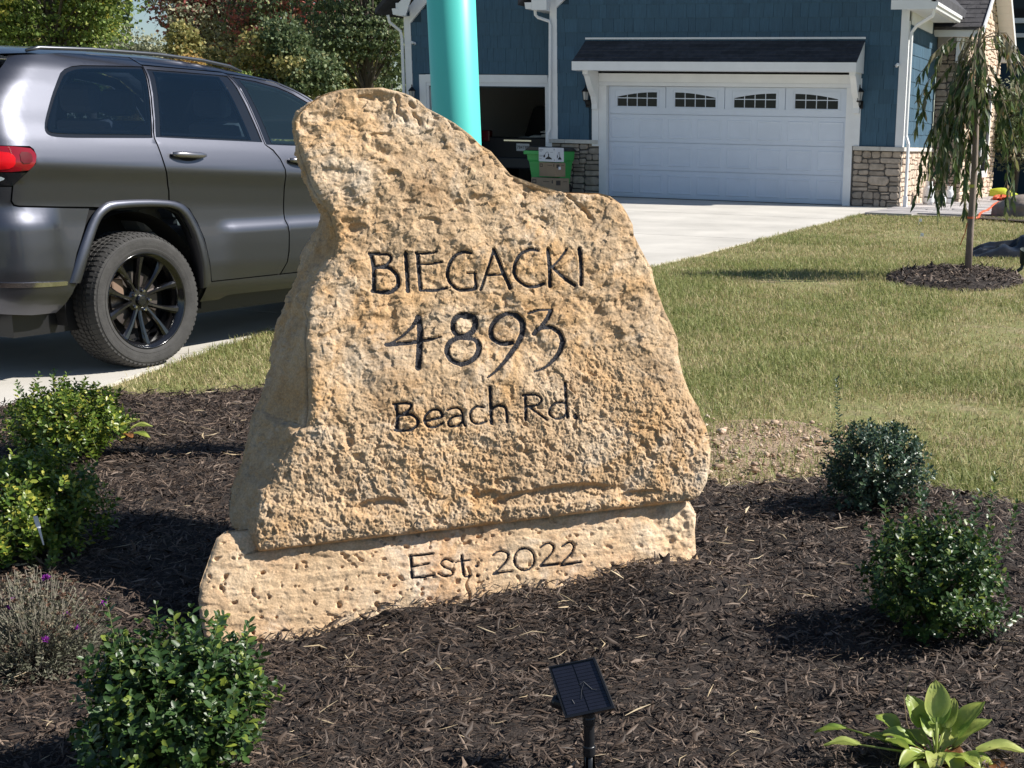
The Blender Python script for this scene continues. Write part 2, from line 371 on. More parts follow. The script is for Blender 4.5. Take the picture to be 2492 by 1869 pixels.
class Frame:
    def __init__(s, p0, az, lean, roll=0.0):
        A, Ln = radians(az), radians(lean); s.p0 = np.array(p0); s.u = np.array([cos(A), sin(A), 0]); s.n = np.array([sin(A)*cos(Ln), -cos(A)*cos(Ln), sin(Ln)])
        s.v = np.cross(s.n, s.u)
        if s.v[2] < 0: s.v = -s.v
        b = radians(roll); s.u, s.v = s.u*cos(b)+s.v*sin(b), -s.u*sin(b)+s.v*cos(b)
        s.back = np.array([-sin(A), cos(A), 0])     # horizontal, into the rock
    def uv(s, P, off=0.0):
        q = hit(P[0], P[1], s.p0+s.back*off, s.n)-s.p0-s.back*off; return float(q@s.u), float(q@s.v)
    def pos(s, u, v, d=0.0): return s.p0+np.asarray(u)[..., None]*s.u+np.asarray(v)[..., None]*s.v+np.asarray(d)[..., None]*s.back

def mono(pts, up=True):
    "sort (u,v) by v and force v to be strictly increasing"
    pts = sorted(pts, key=lambda p: p[1]); out = []
    for u, v in pts:
        if out and v-out[-1][1] < 1e-4: v = out[-1][1]+1e-4
        out.append((u, v))
    return np.array(out)

def build_rock(name, fr, left, right, sil, strokes, dz_fn, D, mt, parent, nf, nr, nside, letters, depth_fn, seam=(0, 0)):
    """cross-sections stacked along v: front strip (fine), right side, back, left side."""
    Lf, Rf = mono([fr.uv(p) for p in left]), mono([fr.uv(p) for p in right])
    S = mono([fr.uv(p, D) for p in sil])
    v0 = min(Lf[0, 1], Rf[0, 1])-.0; v1 = max(Lf[-1, 1], Rf[-1, 1])
    vs = np.linspace(v0, v1, nr)
    ul = np.interp(vs, Lf[:, 1], Lf[:, 0]); ur = np.interp(vs, Rf[:, 1], Rf[:, 0]); ub = np.interp(vs, S[:, 1], S[:, 0])
    ur = np.maximum(ur, ul+.004)
    dd = depth_fn(vs)*D
    t = np.linspace(0, 1, nf)
    U = np.clip((ul.min()+(ur.max()-ul.min())*t)[None, :], ul[:, None], ur[:, None]); Vv = np.repeat(vs[:, None], nf, 1); Dp = np.zeros_like(U)
    # round the front corners back a little
    e = np.minimum(U-ul[:, None], (ur[:, None]-U)); Dp += .016*np.exp(-e/.009)+seam[0]*np.exp(-(Vv-vs[0])/.010)+seam[1]*np.exp(-(vs[-1]-Vv)/.009)
    # rest of the loop
    wdt = (ur-ul)
    frac = np.linspace(0, 1, nside+1)[1:]
    inset = np.minimum(.06, wdt*.25)
    ubl = np.where(dd > D*.98, ub, ul+(ub-ul)*(dd/D))
    loops_u, loops_v, loops_d = [U], [Vv], [Dp]
    right_d = (dd[:, None])*frac+.012*(1-frac); right_u = np.maximum(ur[:, None]-.85*right_d-inset[:, None]*.3*frac**2, ul[:, None]+.002)
    nb = nside; fb = np.linspace(0, 1, nb+1)[1:]
    back_u = right_u[:, -1:]+(ubl[:, None]-right_u[:, -1:])*fb; back_d = dd[:, None]+.05*np.sin(fb*pi)*(dd[:, None]/D)
    fl = np.linspace(1, 0, nside*2+1)[1:-1]
    left_u = ul[:, None]+(ubl-ul)[:, None]*fl-.015*np.sin(fl*pi); left_d = dd[:, None]*fl+.018*(1-fl)
    U = np.concatenate([U, right_u, back_u, left_u], 1); Dp = np.concatenate([Dp, right_d, back_d, left_d], 1); Vv = np.repeat(vs[:, None], U.shape[1], 1)
    ncol = U.shape[1]
    P = fr.pos(U, Vv, Dp)
    # normals by finite differences
    du = np.roll(P, -1, 1)-np.roll(P, 1, 1); dv = np.gradient(P, axis=0); Nn = np.cross(du, dv); Nn /= np.linalg.norm(Nn, axis=-1, keepdims=True)+1e-9
    Nn[:, 3:nf-3] = fr.n
    q = P-fr.p0; disp = dz_fn(q, U, Vv, Dp)
    disp = disp*np.clip((vs[-1]-vs)/.02, 0, 1)[:, None]
    disp = disp-seam[0]*np.exp(-(Vv-vs[0])/.012)*(np.arange(ncol)[None, :] >= nf)-seam[1]*.6*np.exp(-(vs[-1]-Vv)/.012)*(np.arange(ncol)[None, :] >= nf)
    fade = np.concatenate([1-np.exp(-e/.014), 1-np.exp(-Dp[:, nf:]/.05)], 1); disp = disp*(.62+.38*fade)
    # letters: distance to strokes on the front strip
    let = np.full(U.shape, -1, int)
    if strokes:
        dist = np.full(U.shape, 9.0); hw = np.full(U.shape, .003)
        Uf, Vf = U[:, :nf], Vv[:, :nf]
        for li, (sts) in enumerate(strokes):
            for (pl, w0, w1) in sts:
                pl = np.array([fr.uv(p) for p in pl]); 
                # smooth the polyline
                if len(pl) > 2:
                    tt = np.linspace(0, len(pl)-1, (len(pl)-1)*6+1); i0 = np.clip(tt.astype(int), 0, len(pl)-2); f_ = (tt-i0)[:, None]
                    g_ = lambda i: pl[np.clip(i, 0, len(pl)-1)]
                    p0_, p1_, p2_, p3_ = g_(i0-1), g_(i0), g_(i0+1), g_(i0+2)
                    pl = .5*((2*p1_)+(-p0_+p2_)*f_+(2*p0_-5*p1_+4*p2_-p3_)*f_**2+(-p0_+3*p1_-3*p2_+p3_)*f_**3)
                ws = np.linspace(w0, w1, len(pl))
                m0, m1 = pl.min(0)-.03, pl.max(0)+.03
                msk = (Uf > m0[0]) & (Uf < m1[0]) & (Vf > m0[1]) & (Vf < m1[1]); uu, vv2 = Uf[msk], Vf[msk]
                dm = np.full(uu.shape, 9.0)
                for k in range(len(pl)-1):
                    a, b = pl[k], pl[k+1]; ab = b-a; tt = np.clip(((uu-a[0])*ab[0]+(vv2-a[1])*ab[1])/(ab@ab+1e-12), 0, 1)
                    dm = np.minimum(dm, np.hypot(uu-a[0]-ab[0]*tt, vv2-a[1]-ab[1]*tt)-(ws[k]*(1-tt)+ws[k+1]*tt))
                cur = dist[:, :nf][msk]; better = dm < cur
                tmp = dist[:, :nf]; tmp[msk] = np.where(better, dm, cur); tmp2 = let[:, :nf]; lv = tmp2[msk]; lv[better & (dm < .0004)] = li; tmp2[msk] = lv
        wob = .0008*vnoise(q*np.array([220., 220., 220.]), 91)
        groove = np.clip((.0015-(dist+wob))/.0035, 0, 1); groove = groove*groove*(3-2*groove)
        lowd = dz_fn(q, U, Vv, Dp, True)
        disp = disp*(1-groove*.55)+groove*(lowd*.55-.0075)
    P = P+Nn*disp[..., None]
    idx = np.arange(P.shape[0]*ncol).reshape(P.shape[0], ncol)
    nxt = np.roll(idx, -1, 1)
    Fq = np.stack([idx[:-1], nxt[:-1], nxt[1:], idx[1:]], -1).reshape(-1, 4)
    V = P.reshape(-1, 3)
    top = V[idx[-1]].mean(0); bot = V[idx[0]].mean(0)
    nV = len(V); V = np.concatenate([V, [top, bot]])
    Ft = np.stack([idx[-1], nxt[-1], np.full(ncol, nV), np.full(ncol, nV)], -1); Fb = np.stack([nxt[0], idx[0], np.full(ncol, nV+1), np.full(ncol, nV+1)], -1)
    V = V-fr.p0
    me = mesh(name, V, Fq, mt, parent, smooth=True)
    cp = MB(); 
    V[nV] += np.array([0, 0, -.004]); capv = np.concatenate([V[idx[-1]], [V[nV]]]); mesh('rock_crown', capv, np.stack([np.arange(ncol), (np.arange(ncol)+1) % ncol, np.full(ncol, ncol)], -1), mt, me, smooth=True)
    # letters lifted from the groove floors
    if strokes:
        li_f = let.reshape(-1)[Fq]; ok = (li_f >= 0).all(1) & (li_f == li_f[:, :1]).all(1)
        for li in range(len(strokes)):
            fsel = Fq[ok & (li_f[:, 0] == li)]
            if not len(fsel): continue
            un, inv = np.unique(fsel, return_inverse=True); vv = V[un]+fr.n*.0008
            mesh(letters[li], vv, inv.reshape(-1, 4), M_letter, me, smooth=True)
    return me

# outline of the upper boulder, traced from the photograph
top_left = [s1(*p) for p in [(560,68),(400,72),(330,85),(265,105),(200,150),(160,190),(135,230),(140,280),(150,330),(165,400),(190,470),(215,540),(240,590),(285,655),(312,700),(325,760),(340,820),(330,900),(270,980),(230,1040),(195,1100),(182,1150),(200,1210),(190,1300),(198,1450),(202,1600)]] + \
           [s3(*p) for p in [(512,10),(500,75),(455,92),(450,120),(420,190),(380,240),(360,300),(312,340),(306,385),(290,440),(285,520)]]
right_o = [s1(*p) for p in [(562,66),(640,85),(700,105),(745,130),(780,165),(850,200),(920,240),(1000,300),(1050,350),(1100,380),(1150,440),(1195,495),(1260,520),(1330,545),(1400,565),(1445,582),(1500,583),(1630,585),(1680,597),(1740,640),(1770,690),(1795,740),(1800,790),(1830,850),(1860,905),(1890,960),(1900,1020),(1925,1090),(1950,1160),(1985,1230),(2015,1300),(2020,1390),(2040,1480),(2070,1560),(2120,1640)]] + \
          [s3(*p) for p in [(2140,20),(2160,60),(2177,110),(2180,180),(2175,240),(2165,300),(2135,360),(2112,384)]]
sil_l = [s1(*p) for p in [(560,68),(400,72),(330,85),(265,105),(200,150),(160,190),(175,230),(190,300),(205,400),(230,470),(255,540),(270,590),(285,680),(258,750),(230,780),(165,880),(150,980),(100,1090),(60,1200),(38,1340)]] + [s5(*p) for p in [(2120,100),(2070,250),(2000,430),(1940,560),(1900,700),(1860,850),(1830,930),(1780,1050),(1750,1200),(1755,1300),(1775,1390),(1800,1430)]]
p0 = hit(800, 1545, (0, 0, -.33), (0, 0, 1))
frB = Frame(p0, 36, 32, 2.5)                          # base slab
frU = Frame(p0+np.array([sin(radians(30)), -cos(radians(30)), 0])*(.010), 36, 26, 3.2)   # upper boulder
frU.n = frU.n
def z2(p): return np.asarray(p)
def disp_upper(q, U, V, D, low=False):
    big = .014*fbm(q*np.array([3.2, 3.2, 3.2]), 2, 5)+.007*fbm(q*8.5, 2, 31)
    if low: return big
    top = np.clip((V-.62-.10*vnoise(q*4, 12))/.25, 0, 1)
    wv = np.stack([vnoise(q*14, 71), vnoise(q*14, 72), vnoise(q*14, 73)], -1)*.25
    n1 = fbm(q*22+wv, 4, 41); pits = np.clip(fbm(q*27+wv, 3, 55)-.42, 0, 1)
    U0 = U; U = U-1.3*np.clip(D-.03, 0, 9)
    wu = U+.010*vnoise(q*35, 81)+.004*vnoise(q*110, 83); wv_ = V+.010*vnoise(q*35, 82)+.004*vnoise(q*110, 84)
    f1, e1 = facets(wu, wv_, .042, 300); f2, e2 = facets(wu, wv_, .017, 310); f3, e3 = facets(wu+.3, wv_*1.3, .0075, 320)
    rough = .0042*f1+.0042*f2+.0029*f3+.0018*n1-.014*pits+.0010*fbm(q*140, 2, 8)
    # upper part: smoother, streaked diagonally
    qs = np.stack([(U*.8+V*.6)*9, (V*.8-U*.6)*34, D*20], -1)
    f4, e4 = facets(U*.9+V*.4+.02*vnoise(q*20, 85), V*2.2-U*.9+.02*vnoise(q*20, 86), .045, 330); f5, e5 = facets(wu*.8+wv_*.4, wv_*1.9-wu*.8, .016, 340)
    st = .0050*f4+.0020*f5+.0030*fbm(qs, 4, 61)+.004*fbm(q*30, 3, 9)-.012*np.clip(fbm(q*13, 3, 77)-.35, 0, 1)
    U = U0
    # horizontal ledge near the foot of the face, right half
    lg = .145+.05*(U-.2)+.012*vnoise(q*9, 14)
    ledge = -.020*np.exp(-np.clip((V-.28-lg+.145)/.035, -1, 0)**2)*0
    # cracks near the peak and the hump
    cr = 0
    for (pa, pb, w_) in CRACKS:
        ab = pb-pa; tt = np.clip(((U-pa[0])*ab[0]+(V-pa[1])*ab[1])/(ab@ab), 0, 1)
        dd_ = np.hypot(U-pa[0]-ab[0]*tt+.004*vnoise(q*60, 3), V-pa[1]-ab[1]*tt+.004*vnoise(q*60, 4)); cr = cr-.016*np.exp(-(dd_/w_)**2)
    # undercut scoop above the foot
    sc = 0
    for (cu, cv, ru, rv, dp, s_) in SCOOPS:
        e_ = ((U-cu)/ru)**2+((V-cv)/rv)**2+.25*vnoise(q*18, s_); sc = sc-dp*np.clip((1.0-e_)*2.2, 0, 1)*np.clip(.35+.65*(V-(cv-rv))/(2*rv), 0, 1)
    return big+rough*(1-top)+st*top+cr*(D < .03)+sc*(D < .03)
CRACKS = []
for a, b, w_ in [((205,730),(215,850),.006), ((245,870),(275,915),.006), ((345,860),(395,940),.006), ((305,780),(335,815),.005), ((1520,1500),(1640,1590),.006), ((1640,1590),(1700,1659),.006)]:
    f_ = lambda p: np.array(frU.uv((900+p[0]/3.16, p[1]/3.16))); CRACKS.append((f_(a), f_(b), w_))
SCOOPS = []
for (x, y, rx, ry, dp) in [(1560,345,330,42,.026), (800,400,120,45,.022), (1250,370,90,50,.014), (1330,300,60,30,.012), (1880,350,120,28,.014)]:
    cu, cv = frU.uv(s3(x, y)); SCOOPS.append((cu, cv, rx/1.7015/860, ry/1.7015/860*1.05, dp, int(x) % 50))
for (x, y, rx, ry, dp) in [(480,110,60,25,.012),(560,300,90,25,.009),(620,500,40,30,.010),(780,740,80,50,.012),(940,640,40,35,.008),(1060,610,45,30,.008),(390,590,45,40,.009),(690,640,60,30,.007),(1330,720,60,40,.009),(440,760,70,40,.010),(1700,1280,50,60,.008)]:
    cu, cv = frU.uv(s1(x, y)); SCOOPS.append((cu, cv, rx/2.011/860, ry/2.011/860, dp, int(x) % 47))
K = 1/3.1308/860/2
def st(w0, *pts, w1=None):
    w0 *= 1.5; w1 = w1*1.4 if w1 else None; return ([t2(*p) for p in pts], w0*K, (w1 or w0)*K)
def sb(w0, *pts):
    w0 *= 1.3; return ([s3(*p) for p in pts], w0/1.7015/860/2, w0/1.7015/860/2)
def ell(cx, cy, rx, ry, n=14): return [(cx+rx*cos(2*pi*k/n), cy+ry*sin(2*pi*k/n)) for k in range(n+1)]
UP = [
 [st(25,(165,210),(185,300),(188,480)), st(20,(152,205),(240,203),(300,208),(318,240),(285,282),(212,312)), st(27,(212,308),(300,312),(362,368),(372,440),(322,492),(250,500),(178,488))],
 [st(24,(430,205),(440,340),(447,490))],
 [st(24,(520,212),(532,350),(545,478)), st(15,(505,206),(590,208),(665,198)), st(15,(528,286),(620,282),(705,268)), st(20,(548,480),(650,478),(740,463))],
 [st(22,(925,206),(870,195),(800,226),(758,300),(752,370),(786,440),(845,476),(962,466)), st(20,(965,466),(968,440),(958,352)), st(12,(962,350),(900,352))],
 [st(18,(1100,182),(1060,310),(1003,478)), st(24,(1100,178),(1150,290),(1228,470)), st(15,(1040,365),(1185,362))],
 [st(22,(1435,188),(1380,178),(1310,212),(1262,290),(1266,380),(1330,445),(1400,460),(1482,430))],
 [st(25,(1515,175),(1525,300),(1532,450)), st(16,(1658,168),(1610,240),(1545,312)), st(25,(1548,308),(1620,370),(1720,445))],
 [st(24,(1755,165),(1768,300),(1768,442))],
 [st(36,(528,680),(541,780),(536,900),(530,1000),(524,1080)), st(28,(525,680),(480,755),(400,830),(285,900),w1=14), st(30,(285,898),(450,882),(600,862),w1=24), st(24,(600,862),(700,838),w1=10)],
 [st(36,(870,672),(940,676),(968,725),(945,785),(900,822)), st(32,(900,822),(850,830),(800,790),(795,722),(830,680),(870,670)), st(34,(870,838),(950,850),(990,905),(972,980),(920,1035),(850,1055)), st(32,(850,1055),(780,1022),(745,955),(762,885),(820,845),(872,836))],
 [st(30,(1238,882),(1170,890),(1100,850),(1082,780),(1120,705),(1200,662),(1270,672)), st(40,(1270,672),(1316,715),(1322,800),(1290,880),(1240,955),w1=32), st(32,(1240,955),(1170,1050),(1110,1115),(1050,1162),w1=14)],
 [st(18,(1368,658),(1450,637),(1545,628)), st(28,(1538,640),(1510,700),(1462,768)), st(30,(1408,818),(1450,778),(1530,770),(1600,812),(1626,880)), st(36,(1626,880),(1600,960),(1540,1035),(1480,1085),(1408,1112),w1=14)],
 [st(21,(352,1362),(367,1450),(362,1548)), st(17,(335,1360),(400,1354),(468,1360),(455,1402),(377,1450)), st(20,(375,1448),(470,1440),(522,1490),(500,1538),(440,1560),(348,1556))],
 [st(17,(570,1492),(640,1476),(706,1455),(690,1415),(640,1403),(585,1440),(572,1490),(600,1530),(650,1534),(712,1505))],
 [st(15,(745,1410),(790,1394),(838,1400),(860,1440),(868,1500),(882,1530)), st(15,(860,1448),(790,1460),(750,1500),(770,1532),(820,1526),(866,1490))],
 [st(16,(1022,1385),(960,1385),(920,1430),(930,1490),(980,1512),(1042,1490))],
 [st(20,(1068,1235),(1075,1370),(1082,1505)), st(18,(1080,1402),(1130,1374),(1180,1384),(1197,1430),(1200,1500))],
 [st(19,(1336,1310),(1341,1400),(1341,1480)), st(16,(1318,1300),(1380,1294),(1430,1300),(1460,1332),(1430,1368),(1345,1385)), st(18,(1368,1383),(1430,1430),(1502,1480))],
 [st(20,(1640,1200),(1650,1340),(1660,1462)), st(17,(1650,1350),(1580,1350),(1530,1390),(1526,1440),(1570,1470),(1620,1460),(1662,1420))],
 [st(32,(1724,1450),(1727,1454))],
]
UPN = ['letter_b', 'letter_i', 'letter_e', 'letter_g', 'letter_a', 'letter_c', 'letter_k', 'letter_i', 'digit_four', 'digit_eight', 'digit_nine', 'digit_three', 'letter_b', 'letter_e', 'letter_a', 'letter_c', 'letter_h', 'letter_r', 'letter_d', 'full_stop']
DN = [
 [sb(11,(935,600),(938,650),(941,690)), sb(7,(926,600),(975,597),(1027,591)), sb(7,(940,645),(1010,632)), sb(8,(941,690),(985,688),(1032,680))],
 [sb(8,(1110,626),(1080,614),(1060,630),(1075,648),(1105,662),(1104,680),(1075,686),(1048,675))],
 [sb(10,(1145,598),(1150,650),(1158,684),(1182,681)), sb(7,(1120,626),(1178,617))],
 [sb(13,(1207,640),(1209,641)), sb(13,(1211,681),(1213,682))],
 [sb(9,(1275,597),(1300,580),(1334,588),(1335,612),(1305,650),(1277,674)), sb(9,(1277,676),(1315,668),(1352,664))],
 [sb(9,*ell(1405,615,42,45))],
 [sb(9,(1470,567),(1500,548),(1525,560),(1518,588),(1490,618),(1472,640)), sb(9,(1472,642),(1510,638),(1552,633))],
 [sb(9,(1560,562),(1590,545),(1608,560),(1600,588),(1572,618),(1556,638)), sb(9,(1556,640),(1595,634),(1637,627))],
]
DNN = ['letter_e', 'letter_s', 'letter_t', 'colon_mark', 'digit_two', 'digit_zero', 'digit_two', 'digit_two']
carved = thing('carved_boulder', 'tan sandstone boulder with carved black letters BIEGACKI 4893 Beach Rd.', 'boulder', tuple(frU.p0))
vb0 = frU.uv(s3(1200, 470))[1]
def depth_u(vs):
    vt = frU.uv(s1(562, 66))[1]; return np.clip(np.sqrt(np.clip((vt-vs)/.16, 0, 1)), .12, 1)
# lower edge of the boulder slopes up to the right: fold the rows onto that slope
bL, bR = frU.uv(s3(300, 540)), frU.uv(s3(2105, 385))
mid_ = frU.uv(s3(1130, 450))
rk = build_rock('boulder_body', frU, top_left, right_o, sil_l, UP, disp_upper, .40, M_rock, carved, 680, 600, 26, UPN, depth_u, seam=(.035, 0))

base = thing('base_slab', 'long flat sandstone slab carved Est: 2022 lying under the boulder', 'stone slab', tuple(frB.p0))
bleft = [s3(*p) for p in [(165,512),(130,535),(112,580),(82,660),(62,720),(52,790),(58,840),(70,900),(90,1000)]]
bright = [s3(*p) for p in [(2098,388),(2124,430),(2117,500),(2122,590),(2140,640),(2146,690),(2150,760),(2160,880)]]
def disp_base(q, U, V, D, low=False):
    big = .009*fbm(q*np.array([2.6, 2.6, 4]), 2, 105)+.003*fbm(q*9, 2, 131)
    if low: return big
    qs = np.stack([U*10, V*55, D*20], -1)
    holes = np.clip(fbm(q*np.array([52, 52, 70]), 2, 150)-.62, 0, 1)
    right = np.clip((U-1.0)/.06, 0, 1)
    f6, e6 = facets(U*.6+.012*vnoise(q*30, 87), V*1.6+.01*vnoise(q*30, 88), .030, 350)
    return big+.0020*f6+.0020*fbm(qs, 4, 121)+.0013*fbm(q*60, 3, 122)-.034*holes*np.clip(1.2-U*.9, .2, 1)+right*(.012*fbm(q*20, 3, 124)-.012)-.012*np.exp(-((U-.42-.09*(V-.1)-.01*vnoise(q*30, 7))/.004)**2)*(V < .16)*(D < .03)
build_rock('slab_body', frB, bleft, bright, [(p[0]+330, p[1]-10) for p in bleft], DN, disp_base, .62, M_rock2, base, 560, 180, 26, DNN, lambda vs: np.clip(np.sqrt(np.clip((vs.max()-vs)/.04, 0, 1)), .8, 1), seam=(0, .02))
# ------------------------------------------------------------------ turquoise pole, solar light
M_teal = mat('turquoise_plastic', (.105, .63, .56), .38, spec=.5, var=.03, scale=2)
pc = onZ(1148, 1128, -.30); pc[2] = float(bed_z(pc[0], pc[1]))-.05
pole = thing('turquoise_pole', 'tall smooth turquoise round pole standing behind the boulder', 'pole', tuple(pc)); pole.rotation_euler = (0, -.021, 0)
MB().lathe([(.099, 0), (.0985, 1.0), (.098, 3.4)], 64).obj('pole_shaft', M_teal, pole, smooth=True)
MB().lathe([(.1000, 0), (.1000, .012)], 48, (0, 0, 3.39)).obj('pole_cap', M_teal, pole)
scr = MB(); 
for (a_, z0, L_) in [(-38, 1.18, .06), (-42, 1.13, .035), (-33, 1.22, .03), (-47, 1.2, .02)]:
    t = radians(a_)-0.1; scr.tube([(.0992*cos(t), .0992*sin(t), z0), (.0992*cos(t+.03), .0992*sin(t+.03), z0+L_*.5), (.0992*cos(t+.01), .0992*sin(t+.01), z0+L_)], .0012, 4)
scr.obj('scuff_mark', mat('scuff', (.30, .36, .16), .8), pole)

lz = gnd(1400, 1869)
sp = onZ(1402, 1869, -.30)
# the lamp stands nearer than the frame's lower edge
lx, ly = sp[0]-.0, sp[1]-.02
solar = thing('solar_spotlight', 'black solar garden light with tilted panel on a spike in the mulch', 'solar light', (lx, ly, float(bed_z(lx, ly))))
M_blk = mat('black_abs', (.016, .017, .020), .3, spec=.5)
M_cell = mat('solar_cell', (.018, .020, .034), .4, spec=.5, var=.2, scale=30)
sc_ = 1/ (FPX/2.86)     # metres per photograph pixel here
def lamp_pt(x, y, back=0.0):
    p_ = hit(x, y, (lx, ly, 0), (-sin(.33)*-1, cos(.33)*1, 0)) if False else hit(x, y, (lx, ly+back, 0), (0.32, -.947, 0)); return Vector(p_-np.array([lx, ly, float(bed_z(lx, ly))]))
bz_ = float(bed_z(lx, ly))
# panel corners: nearer lower edge, farther upper edge
PC = [lamp_pt(1378, 1746, -.025), lamp_pt(1493, 1722, -.025), lamp_pt(1446, 1603, .05), lamp_pt(1338, 1625, .05)]
nP = (PC[1]-PC[0]).cross(PC[3]-PC[0]).normalized()
def slab4(c, n, t0, t1, grow=0.0):
    ce = sum(c, Vector())/4; q = [ce+(p-ce)*(1+grow) for p in c]
    return [tuple(p+n*t0) for p in q]+[tuple(p+n*t1) for p in q]
MB().hexa(slab4(PC, nP, -.018, 0, .04)).obj('panel_housing', M_blk, solar, bevel=.002)
rim = MB()
for i, wd_ in ((0, .07), (1, .07), (2, .04), (3, .04)):
    a, b = PC[i], PC[(i+1) % 4]; ce = sum(PC, Vector())/4
    rim.hexa([tuple(p+nP*t) for t in (0.0003, .004) for p in (ce+(a-ce)*1.04, ce+(b-ce)*1.04, ce+(b-ce)*(1.04-wd_*1.3), ce+(a-ce)*(1.04-wd_*1.3))])
rim.obj('panel_rim', M_blk, solar)
def bil(u, v): return (PC[0]*(1-u)+PC[1]*u)*(1-v)+(PC[3]*(1-u)+PC[2]*u)*v
for cu in (0, 1):
    for r_ in range(14):
        u0, u1 = (.04, .485) if cu == 0 else (.515, .96); v0, v1 = .03+r_*.067+.004, .03+(r_+1)*.067-.003
        MB().hexa([tuple(bil(u, v)+nP*t) for t in (.0004, .0018) for (u, v) in ((u0, v0), (u1, v0), (u1, v1), (u0, v1))]).obj('solar_cell', M_cell, solar)
scr = MB()
for pl in [[(.42, .28), (.50, .45), (.62, .60)], [(.50, .56), (.60, .60)], [(.60, .60), (.72, .42), (.80, .40)], [(.26, .22), (.24, .30)]]:
    scr.tube([bil(*p)+nP*.0019 for p in pl], .0009, 4)
scr.obj('scratch_mark', mat('scratch', (.055, .058, .068), .7), solar)
hd = Vector(((PC[0]+PC[3])/2)); hd = hd+(PC[0]-PC[1]).normalized()*-.022-nP*.030
hb = MB().lathe([(.014, 0), (.017, .01), (.017, .035), (.013, .042)], 20).obj('lamp_head', M_blk, solar, smooth=False, bevel=.002); hb.location = hd+(PC[1]-PC[0]).normalized()*-.004-Vector((0, 0, .03)); hb.rotation_euler = (0, radians(-70), .3)
jn = (PC[0]+PC[1])/2-nP*.012; jn = jn+(PC[3]-PC[0])*.12
top = Vector((jn.x, jn.y, jn.z-.012)); bx0 = top.copy(); Hs = top.z
ps = MB().lathe([(.0135, Hs-.105), (.0145, Hs-.10), (.0145, Hs-.082), (.0125, Hs-.08), (.0125, Hs-.03), (.0145, Hs-.028), (.0145, Hs-.012), (.013, Hs-.01), (.013, Hs+.012)], 24, (bx0.x, bx0.y, 0)).obj('stem_collar', M_blk, solar, smooth=False, bevel=.001)
MB().lathe([(.009, -.06), (.0105, 0), (.0105, Hs-.10)], 16, (bx0.x, bx0.y, 0)).obj('ground_spike', M_blk, solar, smooth=True)
rb = MB()
for k in range(4): rb.box(bx0.x-.0135 if k % 2 else bx0.x-.0015, bx0.y-.0015 if k % 2 else bx0.y-.0135, -.03, bx0.x+.0135 if k % 2 else bx0.x+.0015, bx0.y+.0015 if k % 2 else bx0.y+.0135, Hs-.102)
rb.obj('spike_rib', M_blk, solar)

# ------------------------------------------------------------------ foliage makers
def leaves(name, P, Dr, Nr, L, W, mt, parent=None, fold=.25, shape='oval', curl=.0):
    "P base points, Dr directions, Nr leaf normals; each leaf a folded blade"
    P, Dr, Nr = map(np.asarray, (P, Dr, Nr)); n = len(P)
    Dr = Dr/np.linalg.norm(Dr, axis=1, keepdims=True); S = np.cross(Dr, Nr); S /= np.linalg.norm(S, axis=1, keepdims=True)+1e-9; Nn = np.cross(S, Dr)
    L = np.broadcast_to(L, n)[:, None]; W = np.broadcast_to(W, n)[:, None]
    if shape == 'oval':
        v = [P, P+Dr*L*.35+S*W*.5+Nn*W*fold, P+Dr*L*.75+S*W*.42+Nn*W*fold-Nn*L*curl*.5, P+Dr*L-Nn*L*curl, P+Dr*L*.75-S*W*.42+Nn*W*fold-Nn*L*curl*.5, P+Dr*L*.35-S*W*.5+Nn*W*fold, P+Dr*L*.5-Nn*L*curl*.2]
        f = [(0, 1, 6), (1, 2, 6), (2, 3, 6), (3, 4, 6), (4, 5, 6), (5, 0, 6)]
    elif shape == 'quad':
        v = [P, P+Dr*L*.5+S*W*.5, P+Dr*L, P+Dr*L*.5-S*W*.5]; f = [(0, 1, 2), (0, 2, 3)]
    else:   # lance
        v = [P, P+Dr*L*.3+S*W*.5, P+Dr*L*.65+S*W*.36-Nn*L*curl*.4, P+Dr*L-Nn*L*curl, P+Dr*L*.65-S*W*.36-Nn*L*curl*.4, P+Dr*L*.3-S*W*.5]
        f = [(0, 1, 5), (1, 2, 4), (1, 4, 5), (2, 3, 4)]
    k = len(v); V = np.stack(v, 1).reshape(-1, 3); F = (np.array(f)[None]+(np.arange(n)*k)[:, None, None]).reshape(-1, 3)
    return mesh(name, V, F, mt, parent)
def unit(n, r): v = r.normal(size=(n, 3)); return v/np.linalg.norm(v, axis=1, keepdims=True)
